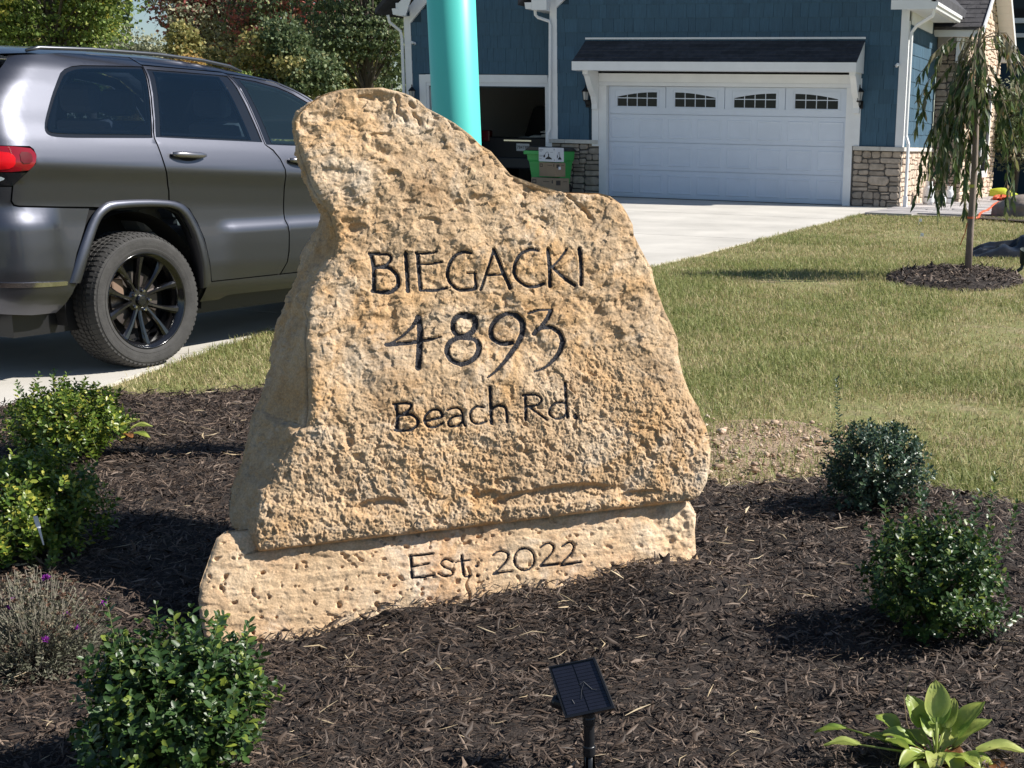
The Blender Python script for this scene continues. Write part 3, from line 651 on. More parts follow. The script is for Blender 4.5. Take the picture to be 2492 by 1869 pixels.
def boxwood(label, P, rx, rz, ntwig, mt, seed, Ls=.016, spikes=(), flat=1.0, group=None, name='boxwood_shrub', lump=.24):
    r = np.random.default_rng(seed); cx, cy = P[0], P[1]; zb = float(bed_z(cx, cy))
    root = thing(name, label, 'shrub', (cx, cy, zb), group=group)
    ry = rx*flat; cz = rz*.95
    d = unit(ntwig*2, r); d = d[d[:, 2] > -.78][:ntwig]; n = len(d)
    lob = 1+lump*vnoise(d*2.3+seed, 5)+.09*vnoise(d*5+seed, 6)
    rad = (r.uniform(.38, 1.0, n)**.6+.16*(r.random(n) < .10))*lob
    tip = d*np.array([rx, ry, rz])*rad[:, None]+np.array([0, 0, cz])
    td = d*.65+np.array([0, 0, .75])+r.normal(0, .30, (n, 3)); td /= np.linalg.norm(td, axis=1, keepdims=True)
    tl = r.uniform(.035, .095, n)
    ex = []
    for (dx, dy, h0, h1, kk) in spikes:
        ex.append((np.array([dx, dy, cz+rz*h0]), np.array([dx*1.1, dy*1.1, cz+rz*h1])))
    Ps, Ds, Ns, Ls_ = [], [], [], []; tw = MB()
    segs = [(tip[i]-td[i]*tl[i], tip[i]) for i in range(n)]+ex
    for i, (a, b) in enumerate(segs):
        ax = b-a; ln = np.linalg.norm(ax); ax = ax/ln; k = max(3, int(ln/.0085*(.016/Ls))); o = np.cross(ax, [0, 0, 1.01]); o /= np.linalg.norm(o)+1e-9; o2 = np.cross(ax, o); ph = r.uniform(0, 6)
        for j in range(k):
            t = (j+.5)/k; an = ph+(pi/2)*(j % 2)
            for sgn in (0, pi):
                rd = o*cos(an+sgn)+o2*sin(an+sgn); up = .75+.5*t if t > .8 else .55
                Ps.append(a+ax*ln*t+rd*.001); dd = rd+ax*up+r.normal(0, .16, 3); Ds.append(dd); Ns.append(ax-rd*.5+r.normal(0, .15, 3)); Ls_.append(Ls*r.uniform(.75, 1.25)*(1 if t < .85 else .75))
        if i % 3 == 0 or i >= n: tw.tube([a, b], .0011, 3, cap=False)
    Ls_ = np.array(Ls_)
    leaves('foliage', Ps, Ds, Ns, Ls_, Ls_*.56, mt, root, fold=.12, curl=.06)
    br = MB()
    for k in range(26):
        dd = unit(1, r)[0]; dd[2] = abs(dd[2])*.8+.3; e = dd*np.array([rx, ry, rz*1.1])*.8
        br.tube([(0, 0, -.02), (e[0]*.4, e[1]*.4, cz*.6), (e[0], e[1], cz*.75+e[2]*.5)], [.006, .004, .002], 5)
    M_twig = mat('twig_bark', (.11, .085, .05), .8, var=.3, scale=30)
    br.obj('stems', M_twig, root, smooth=True); tw.obj('twigs', mat('green_twig', (.10, .13, .04), .7), root)['kind'] = 'stuff'
    return root
MBOX_D = leafmat('boxwood_dark', (.022, .055, .014), (.060, .120, .028), (.22, .27, .04), rough=.40, spec=.5, tl=.22)
MBOX_B = leafmat('boxwood_blue', (.030, .055, .035), (.055, .10, .060), (.09, .15, .06), rough=.38, spec=.6, tl=.2)
MBOX_Y = leafmat('boxwood_yellow', (.05, .11, .018), (.20, .28, .04), (.60, .55, .09), rough=.36, spec=.55, tl=.35)
GS = 'young boxwood shrubs planted around the boulder'
b1 = gnd(440, 1905); boxwood('glossy dark green boxwood shrub in the lower left, nearest the camera', (b1[0], b1[1]), .205, .174, 860, MBOX_D, 3, Ls=.0225, spikes=[(-.145, 0, .55, 1.25, 0), (.10, .03, .9, 1.2, 0), (.165, .04, .6, 1.15, 0), (.0, .02, .8, 1.15, 0), (-.06, .04, .8, 1.2, 0), (.20, 0, .1, .45, 0)], group=GS, lump=.17)
b2 = gnd(85, 1372); boxwood('yellow-tipped boxwood shrub at the left edge, in front of another', (b2[0], b2[1]), .25, .195, 760, MBOX_Y, 4, Ls=.021, group=GS)
b3 = gnd(172, 1138); boxwood('green boxwood shrub farthest left beside the driveway, behind the yellow-tipped one', (b3[0], b3[1]), .25, .185, 640, MBOX_Y, 5, Ls=.021, group=GS)
b4 = gnd(2125, 1275); boxwood('round bluish green boxwood shrub at the lawn edge right of the boulder', (b4[0], b4[1]), .215, .185, 520, MBOX_B, 6, Ls=.019, spikes=[(-.15, .0, .6, 1.65, 0)], group=GS)
b5 = gnd(2270, 1575); boxwood('wide boxwood shrub with long upright shoots, right, behind the hosta', (b5[0], b5[1]), .225, .185, 620, MBOX_D, 8, Ls=.020, spikes=[(.13, 0, .55, 1.75, 0), (.185, .02, .4, 1.25, 0), (-.06, 0, .8, 1.4, 0), (.03, 0, .8, 1.3, 0), (-.15, 0, .4, 1.1, 0), (.09, .03, .7, 1.35, 0)], group=GS)
# a white plant tag in the left shrub
tg = onZ(128, 1262, -.10)
tgo = thing('plant_tag', 'small curled white plant tag hanging in the yellow-tipped shrub', 'plant tag', tuple(tg+np.array([.135, -.20, .075])))
MB().add([(0, 0, 0), (.018, 0, .004), (.022, .004, -.03), (.006, 0, -.028), (.014, -.002, -.034), (.024, 0, -.034), (.032, 0, -.085), (.022, .004, -.088)], [(0, 1, 2, 3), (3, 2, 5, 4), (4, 5, 6, 7)]).obj('tag_strip', M_white, tgo)

# grey-stemmed fading sedum / aster mound on the left
r = np.random.default_rng(21); q_ = gnd(85, 1640); ast = thing('aster_mound', 'fading grey aster mound with a few purple blooms at the left edge', 'flower plant', (q_[0], q_[1], float(bed_z(q_[0], q_[1]))))
n = 760; d = unit(n*2, r); d = d[d[:, 2] > -.15][:n]; n = len(d); tipp = d*np.array([.215, .215, .255])*r.uniform(.6, 1.05, n)[:, None]; tipp[:, 2] = np.abs(tipp[:, 2])+.02
stm = MB(); P_, D_, N_ = [], [], []
for i in range(n):
    b_ = tipp[i]*np.array([.45, .45, .35]); m_ = (b_+tipp[i])/2+r.normal(0, .012, 3); stm.tube([b_, m_, tipp[i]], [.0013, .0011, .0009], 3, cap=False)
    for t in np.linspace(.15, 1, 9): P_.append(b_*(1-t)+tipp[i]*t); D_.append(unit(1, r)[0]+np.array([0, 0, .5])); N_.append(unit(1, r)[0])
stm.obj('stems', mat('grey_stem', (.20, .18, .14), .8), ast)
leaves('foliage', P_, D_, N_, r.uniform(.008, .017, len(P_)), .005, leafmat('aster_leaf', (.075, .08, .05), (.17, .17, .12), (.28, .27, .20), rough=.8, spec=.2), ast, shape='lance')
def blooms(name, idx_, c1, c2, k=16, s=.009):
    P_, D_, N_ = [], [], []
    for i in idx_:
        for j in range(k): P_.append(tipp[i]); D_.append(unit(1, r)[0]+np.array([0, 0, .7])); N_.append(unit(1, r)[0])
    leaves(name, P_, D_, N_, s, s*.4, leafmat(name+'_petal', c1, c2, rough=.8, spec=.2), ast, shape='lance')
top_i = np.where(tipp[:, 2] > .10)[0]
blooms('dry_flowers', top_i[::3], (.14, .075, .05), (.26, .17, .12)); blooms('seed_heads', top_i[1::3], (.22, .18, .12), (.36, .31, .22), 12)
blooms('purple_flowers', top_i[2::26][:8], (.22, .03, .30), (.38, .06, .42), 30, .014)

# hosta
def hosta_leaf(base, az, out, h, L, W, droop, mt, parent, name='leaf', twist=0):
    "stalk then a pleated heart-shaped blade"
    dirh = Vector((cos(az), sin(az), 0)); side = Vector((-sin(az), cos(az), 0))
    nu, nv = 9, 9; v = []; stalk_end = Vector(base)+dirh*out+Vector((0, 0, h))
    for i in range(nv):
        t = i/(nv-1); ang = droop[0]+(droop[1]-droop[0])*t
        if i == 0: c = stalk_end.copy()
        else: c = c+(dirh*cos(ang)+Vector((0, 0, sin(ang))))*(L/(nv-1))
        upv = (Vector((0, 0, 1))*cos(ang)-dirh*sin(ang)); w_ = W*.5*(sin(pi*min(1, t*.93+.07))**.62)*(1.05-.35*t)*(1-.98*max(0, t-.9)/.1 if t > .9 else 1)
        for j in range(nu):
            s_ = (j/(nu-1)-.5)*2; rp = .0022*cos(s_*13)*(1 if 0 < i < nv-1 else 0)
            tw_ = twist*t; sd = side*cos(tw_)+upv*sin(tw_); v.append(tuple(c+sd*w_*s_+upv*(abs(s_)**1.5*w_*.38+rp+.003*sin(9*t+s_*3))))
    f = [(i*nu+j, i*nu+j+1, (i+1)*nu+j+1, (i+1)*nu+j) for i in range(nv-1) for j in range(nu-1)]
    o = mesh(name, v, f, mt, parent, smooth=True)
    st_ = MB().tube([Vector(base), Vector(base)+dirh*out*.45+Vector((0, 0, h*.6)), stalk_end], [.0032, .0028, .002], 6).obj('stalk', mt, o, smooth=True)
    return o
def hostamat(name, edge, mid):
    m = bpy.data.materials.new(name); m.use_nodes = True; nt = m.node_tree; b = nt.nodes['Principled BSDF']; L = nt.links; N = nt.nodes.new
    tc = N('ShaderNodeTexCoord'); no = N('ShaderNodeTexNoise'); no.inputs['Scale'].default_value = 14; no.inputs['Detail'].default_value = 4; L.new(tc.outputs['Object'], no.inputs[0])
    cr = N('ShaderNodeValToRGB'); e = cr.color_ramp.elements; e[0].position = .38; e[0].color = (*mid, 1); e[1].position = .62; e[1].color = (*edge, 1); L.new(no.outputs[0], cr.inputs[0])
    L.new(cr.outputs[0], b.inputs['Base Color']); b.inputs['Roughness'].default_value = .42
    tr = N('ShaderNodeBsdfTranslucent'); L.new(cr.outputs[0], tr.inputs[0]); mx = N('ShaderNodeMixShader'); mx.inputs[0].default_value = .35; L.new(b.outputs[0], mx.inputs[1]); L.new(tr.outputs[0], mx.inputs[2]); L.new(mx.outputs[0], nt.nodes['Material Output'].inputs[0]); return m
MH1 = hostamat('hosta_green', (.40, .46, .10), (.24, .36, .07)); MH2 = hostamat('hosta_pale', (.56, .58, .18), (.36, .44, .11)); MH3 = hostamat('hosta_brown', (.34, .15, .05), (.20, .09, .04))
hq = gnd(2275, 1885); hos = thing('hosta_plant', 'yellow-green hosta with broad ribbed leaves and browning edges, lower right', 'hosta plant', (hq[0], hq[1], float(bed_z(hq[0], hq[1]))))
R0 = YAW   # image right direction azimuth is about 18 degrees
ri = radians(18)
for (az, out, h, L, W, dr, mm, tw_) in [
  (95, .02, .135, .085, .062, (1.35, 1.1), MH2, 0), (80, .035, .105, .085, .055, (1.2, .3), MH1, .3), (125, .055, .085, .08, .058, (1.1, .7), MH1, -.2), (60, .045, .09, .075, .05, (1.15, .6), MH2, .2),
  (28, .05, .065, .11, .05, (1.05, .55), MH1, .5), (15, .04, .045, .11, .045, (.85, .35), MH2, .3), (175, .05, .05, .085, .055, (.75, -.1), MH1, 0), (185, .17, .06, .085, .036, (.30, -.25), MH2, .3), (172, .20, .085, .075, .03, (.1, -.5), MH1, .5), (150, .09, .06, .07, .045, (.9, .1), MH1, -.3),
  (200, .07, .05, .07, .035, (.9, .3), MH1, .6), (5, .09, .035, .12, .036, (.35, -.35), MH2, .3), (-35, .04, .03, .09, .045, (.4, -.7), MH2, 0), (-70, .03, .04, .09, .05, (.5, -.8), MH1, 0), (-100, .03, .045, .085, .05, (.6, -.7), MH2, .2),
  (-135, .05, .045, .085, .045, (.4, -.5), MH1, 0), (215, .03, .035, .08, .045, (.5, -.5), MH2, .2), (40, .02, .04, .07, .04, (.7, -.2), MH2, .4), (-10, .05, .02, .085, .04, (.3, -.4), MH1, 0),
  (110, .02, .07, .07, .05, (.9, .2), MH1, .2), (140, .03, .04, .07, .045, (.7, 0), MH2, .4), (70, .05, .06, .08, .045, (1.0, .3), MH1, -.4), (-50, .06, .05, .07, .045, (.5, -.5), MH1, .2), (-115, .06, .03, .08, .045, (.4, -.6), MH2, .1), (165, .10, .04, .07, .03, (.5, -.1), MH1, .3),
  (-20, .10, .0, .07, .05, (.5, -.6), MH3, .4), (160, .02, .02, .05, .035, (.6, -.4), MH3, .5), (225, .09, .0, .05, .04, (.5, -.4), MH3, 0), (-5, .02, .03, .05, .035, (.5, -.5), MH3, .2)]:
    hosta_leaf((0, 0, .005), radians(az)+ri, out*1.06, h*.76, L*1.02, W*1.12, dr, mm, hos, twist=tw_)
MB().tube([(-.05, .05, 0), (-.085, .07, .06), (-.10, .09, .12), (-.085, .10, .19)], [.0016, .0014, .0012, .001], 5).obj('dead_stalk', mat('dead_stalk', (.30, .22, .13), .8), hos)
h2 = gnd(300, 1085); hs2 = thing('small_hosta', 'small yellowing hosta in the mulch right of the farthest left shrub', 'hosta plant', (h2[0], h2[1], float(bed_z(h2[0], h2[1]))))
for (az, out, h, L, W, dr, mm) in [(20, .04, .04, .09, .05, (.5, -.3), MH2), (-10, .05, .02, .09, .045, (.2, -.4), MH1), (50, .02, .05, .07, .05, (.7, 0), MH2), (-40, .03, .02, .07, .045, (.3, -.4), MH3), (120, .03, .05, .07, .045, (.6, -.1), MH2), (170, .03, .03, .07, .04, (.4, -.3), MH1)]:
    hosta_leaf((0, 0, .005), radians(az)+ri, out, h, L, W, dr, mm, hs2)

# ------------------------------------------------------------------ soil clods and stones right of the boulder
CL = [gnd(*p)[:2] for p in [(1700, 1000), (1780, 985), (1900, 1010), (2010, 1080), (2060, 1150), (1990, 1185), (1850, 1190), (1745, 1200), (1690, 1180)]]
CLP = [tuple(p) for p in CL]
ico = bmesh.new(); bmesh.ops.create_icosphere(ico, subdivisions=1, radius=1); iv = np.array([v.co[:] for v in ico.verts]); ifc = np.array([[v.index for v in f.verts] for f in ico.faces]); ico.free()
r = np.random.default_rng(31); cc = np.array(CLP); lo, hi = cc.min(0), cc.max(0)
px_ = r.uniform(lo[0]-.5, hi[0]+.5, 9000); py_ = r.uniform(lo[1]-.3, hi[1]+1.5, 9000)
ctr = cc.mean(0); dist = np.hypot((px_-ctr[0])/.48, (py_-ctr[1])/.55); k = (r.random(9000) < np.exp(-np.clip(dist-.75, 0, 9)**2*7)) & ~inpoly(px_, py_, BED)
px_, py_ = px_[k][:3400], py_[k][:3400]; n = len(px_); rad = .004+.016*r.random(n)**7
V = iv[None]*rad[:, None, None]*r.uniform(.5, 1.5, (n, 1, 3))*np.array([1, 1, .6]); V = V*(1+r.uniform(-.33, .33, (n, 12, 1))); az_ = r.uniform(0, 6.28, (n, 1)); V = np.stack([V[..., 0]*np.cos(az_)-V[..., 1]*np.sin(az_), V[..., 0]*np.sin(az_)+V[..., 1]*np.cos(az_), V[..., 2]], -1)
V[..., 0] += px_[:, None]; V[..., 1] += py_[:, None]; V[..., 2] += (gz(py_)+rad*.25)[:, None]
mesh_o = mesh('soil_clods', V.reshape(-1, 3), (ifc[None]+(np.arange(n)*12)[:, None, None]).reshape(-1, 3), leafmat('dry_soil', (.34, .23, .16), (.56, .42, .31), (.68, .55, .44), rough=.95, spec=.1, tl=0)); tag(mesh_o, 'dry tan soil clods and pebbles at the bare lawn edge beside the boulder', 'soil', kind='stuff')
def stone_obj(name, label, P, s, zf, mt, seed, cat='stone', sub=3, rz=0, parent=None):
    bm = bmesh.new(); bmesh.ops.create_icosphere(bm, subdivisions=sub, radius=1); v = np.array([q.co[:] for q in bm.verts]); f = [[q.index for q in g_.verts] for g_ in bm.faces]; bm.free()
    v = v*(1+.22*vnoise(v*1.3+seed, seed)+.10*vnoise(v*3.1+seed, seed+1)+.03*vnoise(v*8, seed+2))[:, None]; v = v*np.array(s)
    c, s_ = cos(rz), sin(rz); v = np.stack([v[:, 0]*c-v[:, 1]*s_, v[:, 0]*s_+v[:, 1]*c, v[:, 2]], -1)
    o = mesh(name, v, np.array(f), mt, parent, smooth=True); o.location = (P[0], P[1], zf); return tag(o, label, cat)
M_peb = mat('pebble', (.36, .25, .18), .9, var=.25, scale=30, bump=.4, bscale=120)
for i, (x, y, s_, lb) in enumerate([(1835, 1145, (.018, .014, .011), 'pinkish flat stone among soil clods nearest the boulder'), (1835, 1192, (.026, .02, .010), 'flat pale stone at the mulch edge right of the boulder'), (1900, 1178, (.026, .015, .012), 'pink lumpy stone at the mulch edge under the bluish shrub'), (2022, 1300, (.022, .018, .016), 'tan clod in the shade of the bluish shrub'), (2108, 1335, (.014, .012, .010), 'small pale stone left of the wide right shrub')]):
    q_ = gnd(x, y); stone_obj('garden_stone', lb, q_, s_, float(bed_z(q_[0], q_[1]))+.006, M_peb, 40+i, sub=2)

# ------------------------------------------------------------------ grass
def lawn_ok(x, y):
    e = np.interp(y, [p[1] for p in drv_edge[::-1]], [p[0] for p in drv_edge[::-1]])
    k = (x > e-.015+.03*vnoise(np.stack([x*9, y*9, x*0], -1), 3)) & ~inpoly(x, y, BED) & (y < np.interp(x, [-5, -4.3, -3.4, -3.0], [21.95, 22.0, 22.35, 22.6]))
    k &= (((x-RING[0])/RING[2])**2+((y-RING[1])/RING[3])**2 > 1.0)
    k &= ~((x < -5.04) & (y > 8.4) & (x < e)); return k
r = np.random.default_rng(77); N0 = 1500000
yy = 3.6*np.exp(r.random(N0)*np.log(24/3.6)); xx = r.uniform(-6.2, 3.2, N0)
u = xx*CR[0]+yy*CR[1]+(gz(yy)-CAMH)*CR[2]; zc = xx*CF[0]+yy*CF[1]+(gz(yy)-CAMH)*CF[2]; px = CX+FPX*u/zc; py = CY+FPX*(xx*CD[0]+yy*CD[1]+(gz(yy)-CAMH)*CD[2])/zc
k = (px > 120) & (px < 3150) & lawn_ok(xx, yy) & ((px > 1330) | (yy < 8.5))
bare = np.exp(-np.clip(np.hypot((xx-ctr[0])/.48, (yy-ctr[1])/.55)-.45, 0, 9)**2*5); patch = band_noise(xx, yy, 88, .9)+.6*band_noise(xx, yy, 89, 2.7)
k &= (r.random(N0) > bare*.66) & (r.random(N0) < .70+.40*patch)
keep = np.where(k)[0]; keep = keep[:300000]; x, y = xx[keep], yy[keep]; pt = patch[keep]; n = len(x); print('grass blades', n)
far = np.interp(y, [4, 9, 22], [1, 1.25, 2.2])
H = r.uniform(.016, .052, n)*(1+.35*pt)*np.interp(y, [4, 22], [1, 1.25]); H[r.random(n) < .03] *= 1.6
Wd = r.uniform(.0018, .0050, n)*far
az = r.uniform(0, 2*pi, n); ln = np.abs(r.normal(.8, .55, n)); d = np.stack([np.cos(az), np.sin(az), 0*az], -1); s = np.stack([-np.sin(az), np.cos(az), 0*az], -1)
B = np.stack([x, y, gz(y)-.022], -1); up = np.array([0, 0, 1.0])
m1 = B+up*(H*.6)[:, None]+d*(H*ln*.35)[:, None]; tp = B+up*(H*(1-.25*ln))[:, None]+d*(H*ln)[:, None]
V = np.stack([B-s*(Wd*.5)[:, None], B+s*(Wd*.5)[:, None], m1+s*(Wd*.42)[:, None], m1-s*(Wd*.42)[:, None], tp], 1)
F = np.array([(0, 1, 2), (0, 2, 3), (3, 2, 4)])
dry = (r.random(n) < .50-.34*pt+.25*band_noise(x, y, 93, 4)); kinds = [(~dry, 'grass_green', leafmat('grass_green', (.17, .21, .065), (.35, .37, .14), (.52, .49, .24), rough=.55, spec=.3, tl=.35)), (dry, 'grass_dry', leafmat('grass_dry', (.34, .29, .14), (.55, .46, .26), (.68, .58, .38), rough=.7, spec=.2, tl=.3))]
for sel, nm, mt_ in kinds:
    c_ = int(sel.sum()); o = mesh(nm, V[sel].reshape(-1, 3), (F[None]+(np.arange(c_)*5)[:, None, None]).reshape(-1, 3), mt_)
    tag(o, {'grass_green': 'short green lawn grass between the boulder and the house', 'grass_dry': 'dry straw-coloured blades mixed through the lawn'}[nm], 'grass', kind='stuff')

# bare earth patch under the clods
a = np.linspace(0, 2*pi, 36, endpoint=False); rv = 1+.18*np.sin(a*3+1)+.12*np.sin(a*5)
ps = [(ctr[0]+.60*k_*cos(t), ctr[1]+.68*k_*sin(t)) for t, k_ in zip(a, rv)]
vv = [(ctr[0], ctr[1], gz(ctr[1])-.006)]+[(p[0], p[1], gz(p[1])-.010) for p in ps]
o = mesh('bare_soil', vv, [(0, 1+i, 1+(i+1) % 36) for i in range(36)], mat('bare_soil', (.44, .32, .23), .95, col2=(.28, .19, .13), scale=18, bump=1.0, bscale=90)); tag(o, kind='structure')
# ------------------------------------------------------------------ the house
M_navy = mat('navy_shingle', (.038, .093, .145), .7, var=.16, scale=3, bump=.35, bscale=18, aniso=(14, 14, 1.2), objvar=.10)
M_navy2 = mat('navy_sheathing', (.018, .045, .07), .85)
M_lime = mat('limestone_sill', (.58, .55, .50), .8, var=.12, scale=9, bump=.3, bscale=50, objvar=.08)
M_mort = mat('mortar', (.11, .10, .09), .95, var=.15, scale=20)
M_ven = mat('veneer_stone', (.36, .30, .24), .85, var=.28, scale=7, bump=.6, bscale=40, objvar=.24)
M_ven_lit = mat('veneer_stone_lit', (.58, .46, .36), .85, var=.22, scale=7, bump=.6, bscale=40, objvar=.2)  # same stone, lighter and warmer: sunlight on the side walls painted in
M_roof = mat('roof_shingle', (.045, .045, .052), .9, var=.35, scale=8, bump=.6, bscale=60, objvar=.25)
M_roofg = mat('roof_shingle_grey', (.085, .08, .085), .9, var=.35, scale=8, bump=.6, bscale=60, objvar=.2)
M_door = mat('garage_door_paint', (.64, .70, .80), .42, var=.03, scale=3, bump=.05, bscale=60)
M_glassd = mat('dark_glass', (.012, .015, .018), .05, spec=.22)
M_siding = mat('beige_siding', (.42, .40, .36), .7)
YF = 24.72; XR = -4.94; XL = -12.03
house = thing('house', 'blue shingled house with white garage doors and stone base behind the driveway', 'house', ((XL+XR)/2, YF, 0))
def hobj(o): o.parent = house; o.matrix_parent_inverse = Matrix.Translation(-house.location); return o
class HB(MB):
    def done(s, name, mt, parent=None, **k):
        o = s.obj(name, mt, **k)
        if parent is None: hobj(o)
        else: o.parent = parent
        return o
# walls (sheathing)
HB().prism([(XL, 1.02), (-10.98, 1.02), (-10.98, 2.20), (-5.86, 2.20), (-5.86, 1.02), (XR, 1.02), (XR, 3.55), (XL+3.55, 6.6), (XL, 3.55)], YF+.012, YF+.16).done('front_wall', M_navy2)
HB().prism([(XL, -.1), (-10.98, -.1), (-10.98, 1.02), (XL, 1.02)], YF+.03, YF+.16).done('stone_backing', M_mort)
HB().prism([(-5.86, -.1), (XR+.0, -.1), (XR, 1.02), (-5.86, 1.02)], YF+.03, YF+.16).done('stone_backing', M_mort)
HB().box(XR-.15, YF+.17, 1.02, XR-.012, 27.8, 3.5).done('side_wall', M_navy2)
HB().box(XR-.15, YF+.17, -.1, XR-.03, 27.8, 1.02).done('stone_backing', M_mort)
HB().prism([(-15.64, 2.1), (-15.64, 3.5), (-13.8, 5.3), (-12.03, 5.3), (-12.03, 2.1)], 25.312, 25.45).done('front_wall', M_navy2)
HB().box(-15.64, 25.312, -.1, -15.2, 25.45, 2.1).done('front_wall', M_navy2)
HB().box(-12.36, 25.312, -.1, -12.03, 25.45, 2.1).done('front_wall', M_navy2)
# garage interior behind the open door: floor, walls, ceiling
M_in = mat('interior_drywall', (.62, .62, .60), .9); M_inf = mat('garage_floor', (.35, .35, .33), .7)
HB().box(-15.6, 25.46, -.06, -11.0, 32.0, .025).done('garage_floor', M_inf)
for b_ in [(-15.7, 25.46, 0, -15.6, 32, 2.9), (-11.1, 25.46, 0, -11.0, 32, 2.9), (-15.7, 32, 0, -11, 32.1, 2.9), (-15.7, 25.46, 2.8, -11, 32.1, 2.9)]:
    HB().box(*b_).done('interior_wall', M_in)
HB().box(-15.0, 31.6, .02, -11.3, 31.95, 1.9).done('storage_shelf', mat('shelf_dark', (.04, .035, .03), .8, var=.5, scale=5))
HB().box(-14.95, 25.6, .03, -14.8, 26.1, 2.1).done('door_track', mat('track_steel', (.3, .3, .3), .5))

# shingles: real overlapping pieces
PIECES = []     # (corner list, material key)
def shingle_field(ok, u0, u1, z0, z1, place, seed, ex=.252):
    r = random.Random(seed); z = z0
    while z < z1-.02:
        u = u0-r.uniform(0, .2)
        while u < u1:
            w_ = r.uniform(.14, .31); a, b = max(u, u0), min(u+w_-.004, u1); u += w_
            if b-a < .03: continue
            cu = (a+b)/2; zt = min(z+ex, z1)
            if not (ok(a+.005, z+.06) and ok(b-.005, z+.06)): 
                if not ok(cu, z+.1): continue
            lo_ = r.uniform(-.006, .006); PIECES.append(place(a, b, z+lo_, zt+.012, .012+r.uniform(0, .004), .003))
        z += ex
def pl_front(Y): return lambda a, b, z0, z1, t0, t1: [(a, Y-t0, z0), (b, Y-t0, z0), (b, Y+.008, z0), (a, Y+.008, z0), (a, Y-t1, z1), (b, Y-t1, z1), (b, Y+.008, z1), (a, Y+.008, z1)]
def pl_side(Xw): return lambda a, b, z0, z1, t0, t1: [(Xw+t0, a, z0), (Xw+t0, b, z0), (Xw-.008, b, z0), (Xw-.008, a, z0), (Xw+t1, a, z1), (Xw+t1, b, z1), (Xw-.008, b, z1), (Xw-.008, a, z1)]
def ok_r(u, z):
    if z > 3.58+.86*min(u+11.88, -5.06-u): return False
    return True
shingle_field(ok_r, -11.88, -11.20, 1.10, 2.87, pl_front(YF), 1)
shingle_field(ok_r, -5.80, -5.06, 1.10, 2.87, pl_front(YF), 2)
shingle_field(ok_r, -11.88, -5.06, 2.87, 4.60, pl_front(YF), 3)
shingle_field(lambda u, z: z < 3.30+1.0*(u+15.45), -15.50, -12.06, 2.36, 4.2, pl_front(25.3), 4)
shingle_field(lambda u, z: True, -15.50, -15.34, .2, 2.36, pl_front(25.3), 5)
shingle_field(lambda u, z: True, 24.74+.1, 27.78, 1.10, 3.25, pl_side(XR), 6, ex=.236)
def near(p): c = np.mean(p, 0); return np.hypot(c[0], c[1])
PIECES.sort(key=lambda p: near(p)*(1+.5*(p[0][2] > 3.9)))
hexf = [(0, 1, 5, 4), (4, 5, 6, 7), (0, 4, 7, 3), (1, 2, 6, 5), (0, 3, 2, 1)]
for p in PIECES[:300]: hobj(mesh('shingle', p, hexf, M_navy))
rest = MB()
for p in PIECES[300:]: rest.add(p, hexf)
o = hobj(rest.obj('shingles', M_navy)); o['kind'] = 'stuff'

# stone veneer: guillotine-cut courses, each stone chamfered and proud of the mortar
STN = []
def veneer(u0, u1, v0, v1, place, seed, mn=.09, mx=.52, mt=None):
    r = random.Random(seed); out = []
    def cut(a, b, c, d):
        w_, h_ = b-a, d-c
        if (w_ < r.uniform(.26, mx) and h_ < r.uniform(.10, .22)) or (w_ < mn*1.9 and h_ < mn*1.9): out.append((a, b, c, d)); return
        if w_ > h_*2.1: s_ = a+w_*r.uniform(.32, .68); cut(a, s_, c, d); cut(s_, b, c, d)
        else: s_ = c+h_*r.uniform(.34, .66); cut(a, b, c, s_); cut(a, b, s_, d)
    cut(u0, u1, v0, v1)
    for (a, b, c, d) in out:
        g_ = .008; a, b, c, d = a+g_, b-g_, c+g_, d-g_; w_, h_ = b-a, d-c; k = min(w_, h_)*.36
        j = lambda q=.016: r.uniform(-q, q)*2
        P = [(a+k*r.uniform(.3, 1), c), (b-k*r.uniform(.3, 1), c+j(.006)), (b, c+k*r.uniform(.3, 1)), (b, d-k*r.uniform(.3, 1)), (b-k*r.uniform(.3, 1), d), (a+k*r.uniform(.3, 1), d+j(.006)), (a, d-k*r.uniform(.3, 1)), (a, c+k*r.uniform(.3, 1))]
        cu, cv = (a+b)/2, (c+d)/2; t = r.uniform(.018, .042); v = []
        for (sc_, dep) in ((1, 0), (1, t*.55), (.84, t)):
            for (p, q) in P: v.append(place(cu+(p-cu)*sc_, cv+(q-cv)*sc_, dep+(r.uniform(-.004, .004) if dep else 0)))
        f = [tuple(range(16, 24))]+[(i+8*l, (i+1) % 8+8*l, (i+1) % 8+8*l+8, i+8*l+8) for l in (0, 1) for i in range(8)]
        STN.append((v, f, mt or M_ven))
pf = lambda Y: (lambda u, v, d: (u, Y+.03-d, v)); psd = lambda Xw: (lambda u, v, d: (Xw-.03+d, u, v))
veneer(-5.84, XR, .0, 1.02, pf(YF), 21); veneer(XL, -10.99, .0, 1.02, pf(YF), 22)
veneer(YF+.02, 27.8, .0, 1.02, psd(XR), 23, mt=M_ven_lit)
V2Y, V2X = 27.87, -4.30
veneer(XR, V2X, .0, 3.05, pf(V2Y), 24)
veneer(V2Y, 32.8, .0, 3.3, psd(V2X), 25, mx=.55, mt=M_ven_lit)
veneer(28.7, 31.9, 3.3, 4.3, psd(V2X), 26, mx=.55, mt=M_ven_lit)
STN.sort(key=lambda q: near(q[0]))
for v, f, m_ in STN[:300]: hobj(mesh('stone', v, f, m_))
rest = MB()
for v, f, m_ in STN[300:]: rest.add(v, f)
if rest.v: o = hobj(rest.obj('stones', M_ven_lit)); o['kind'] = 'stuff'

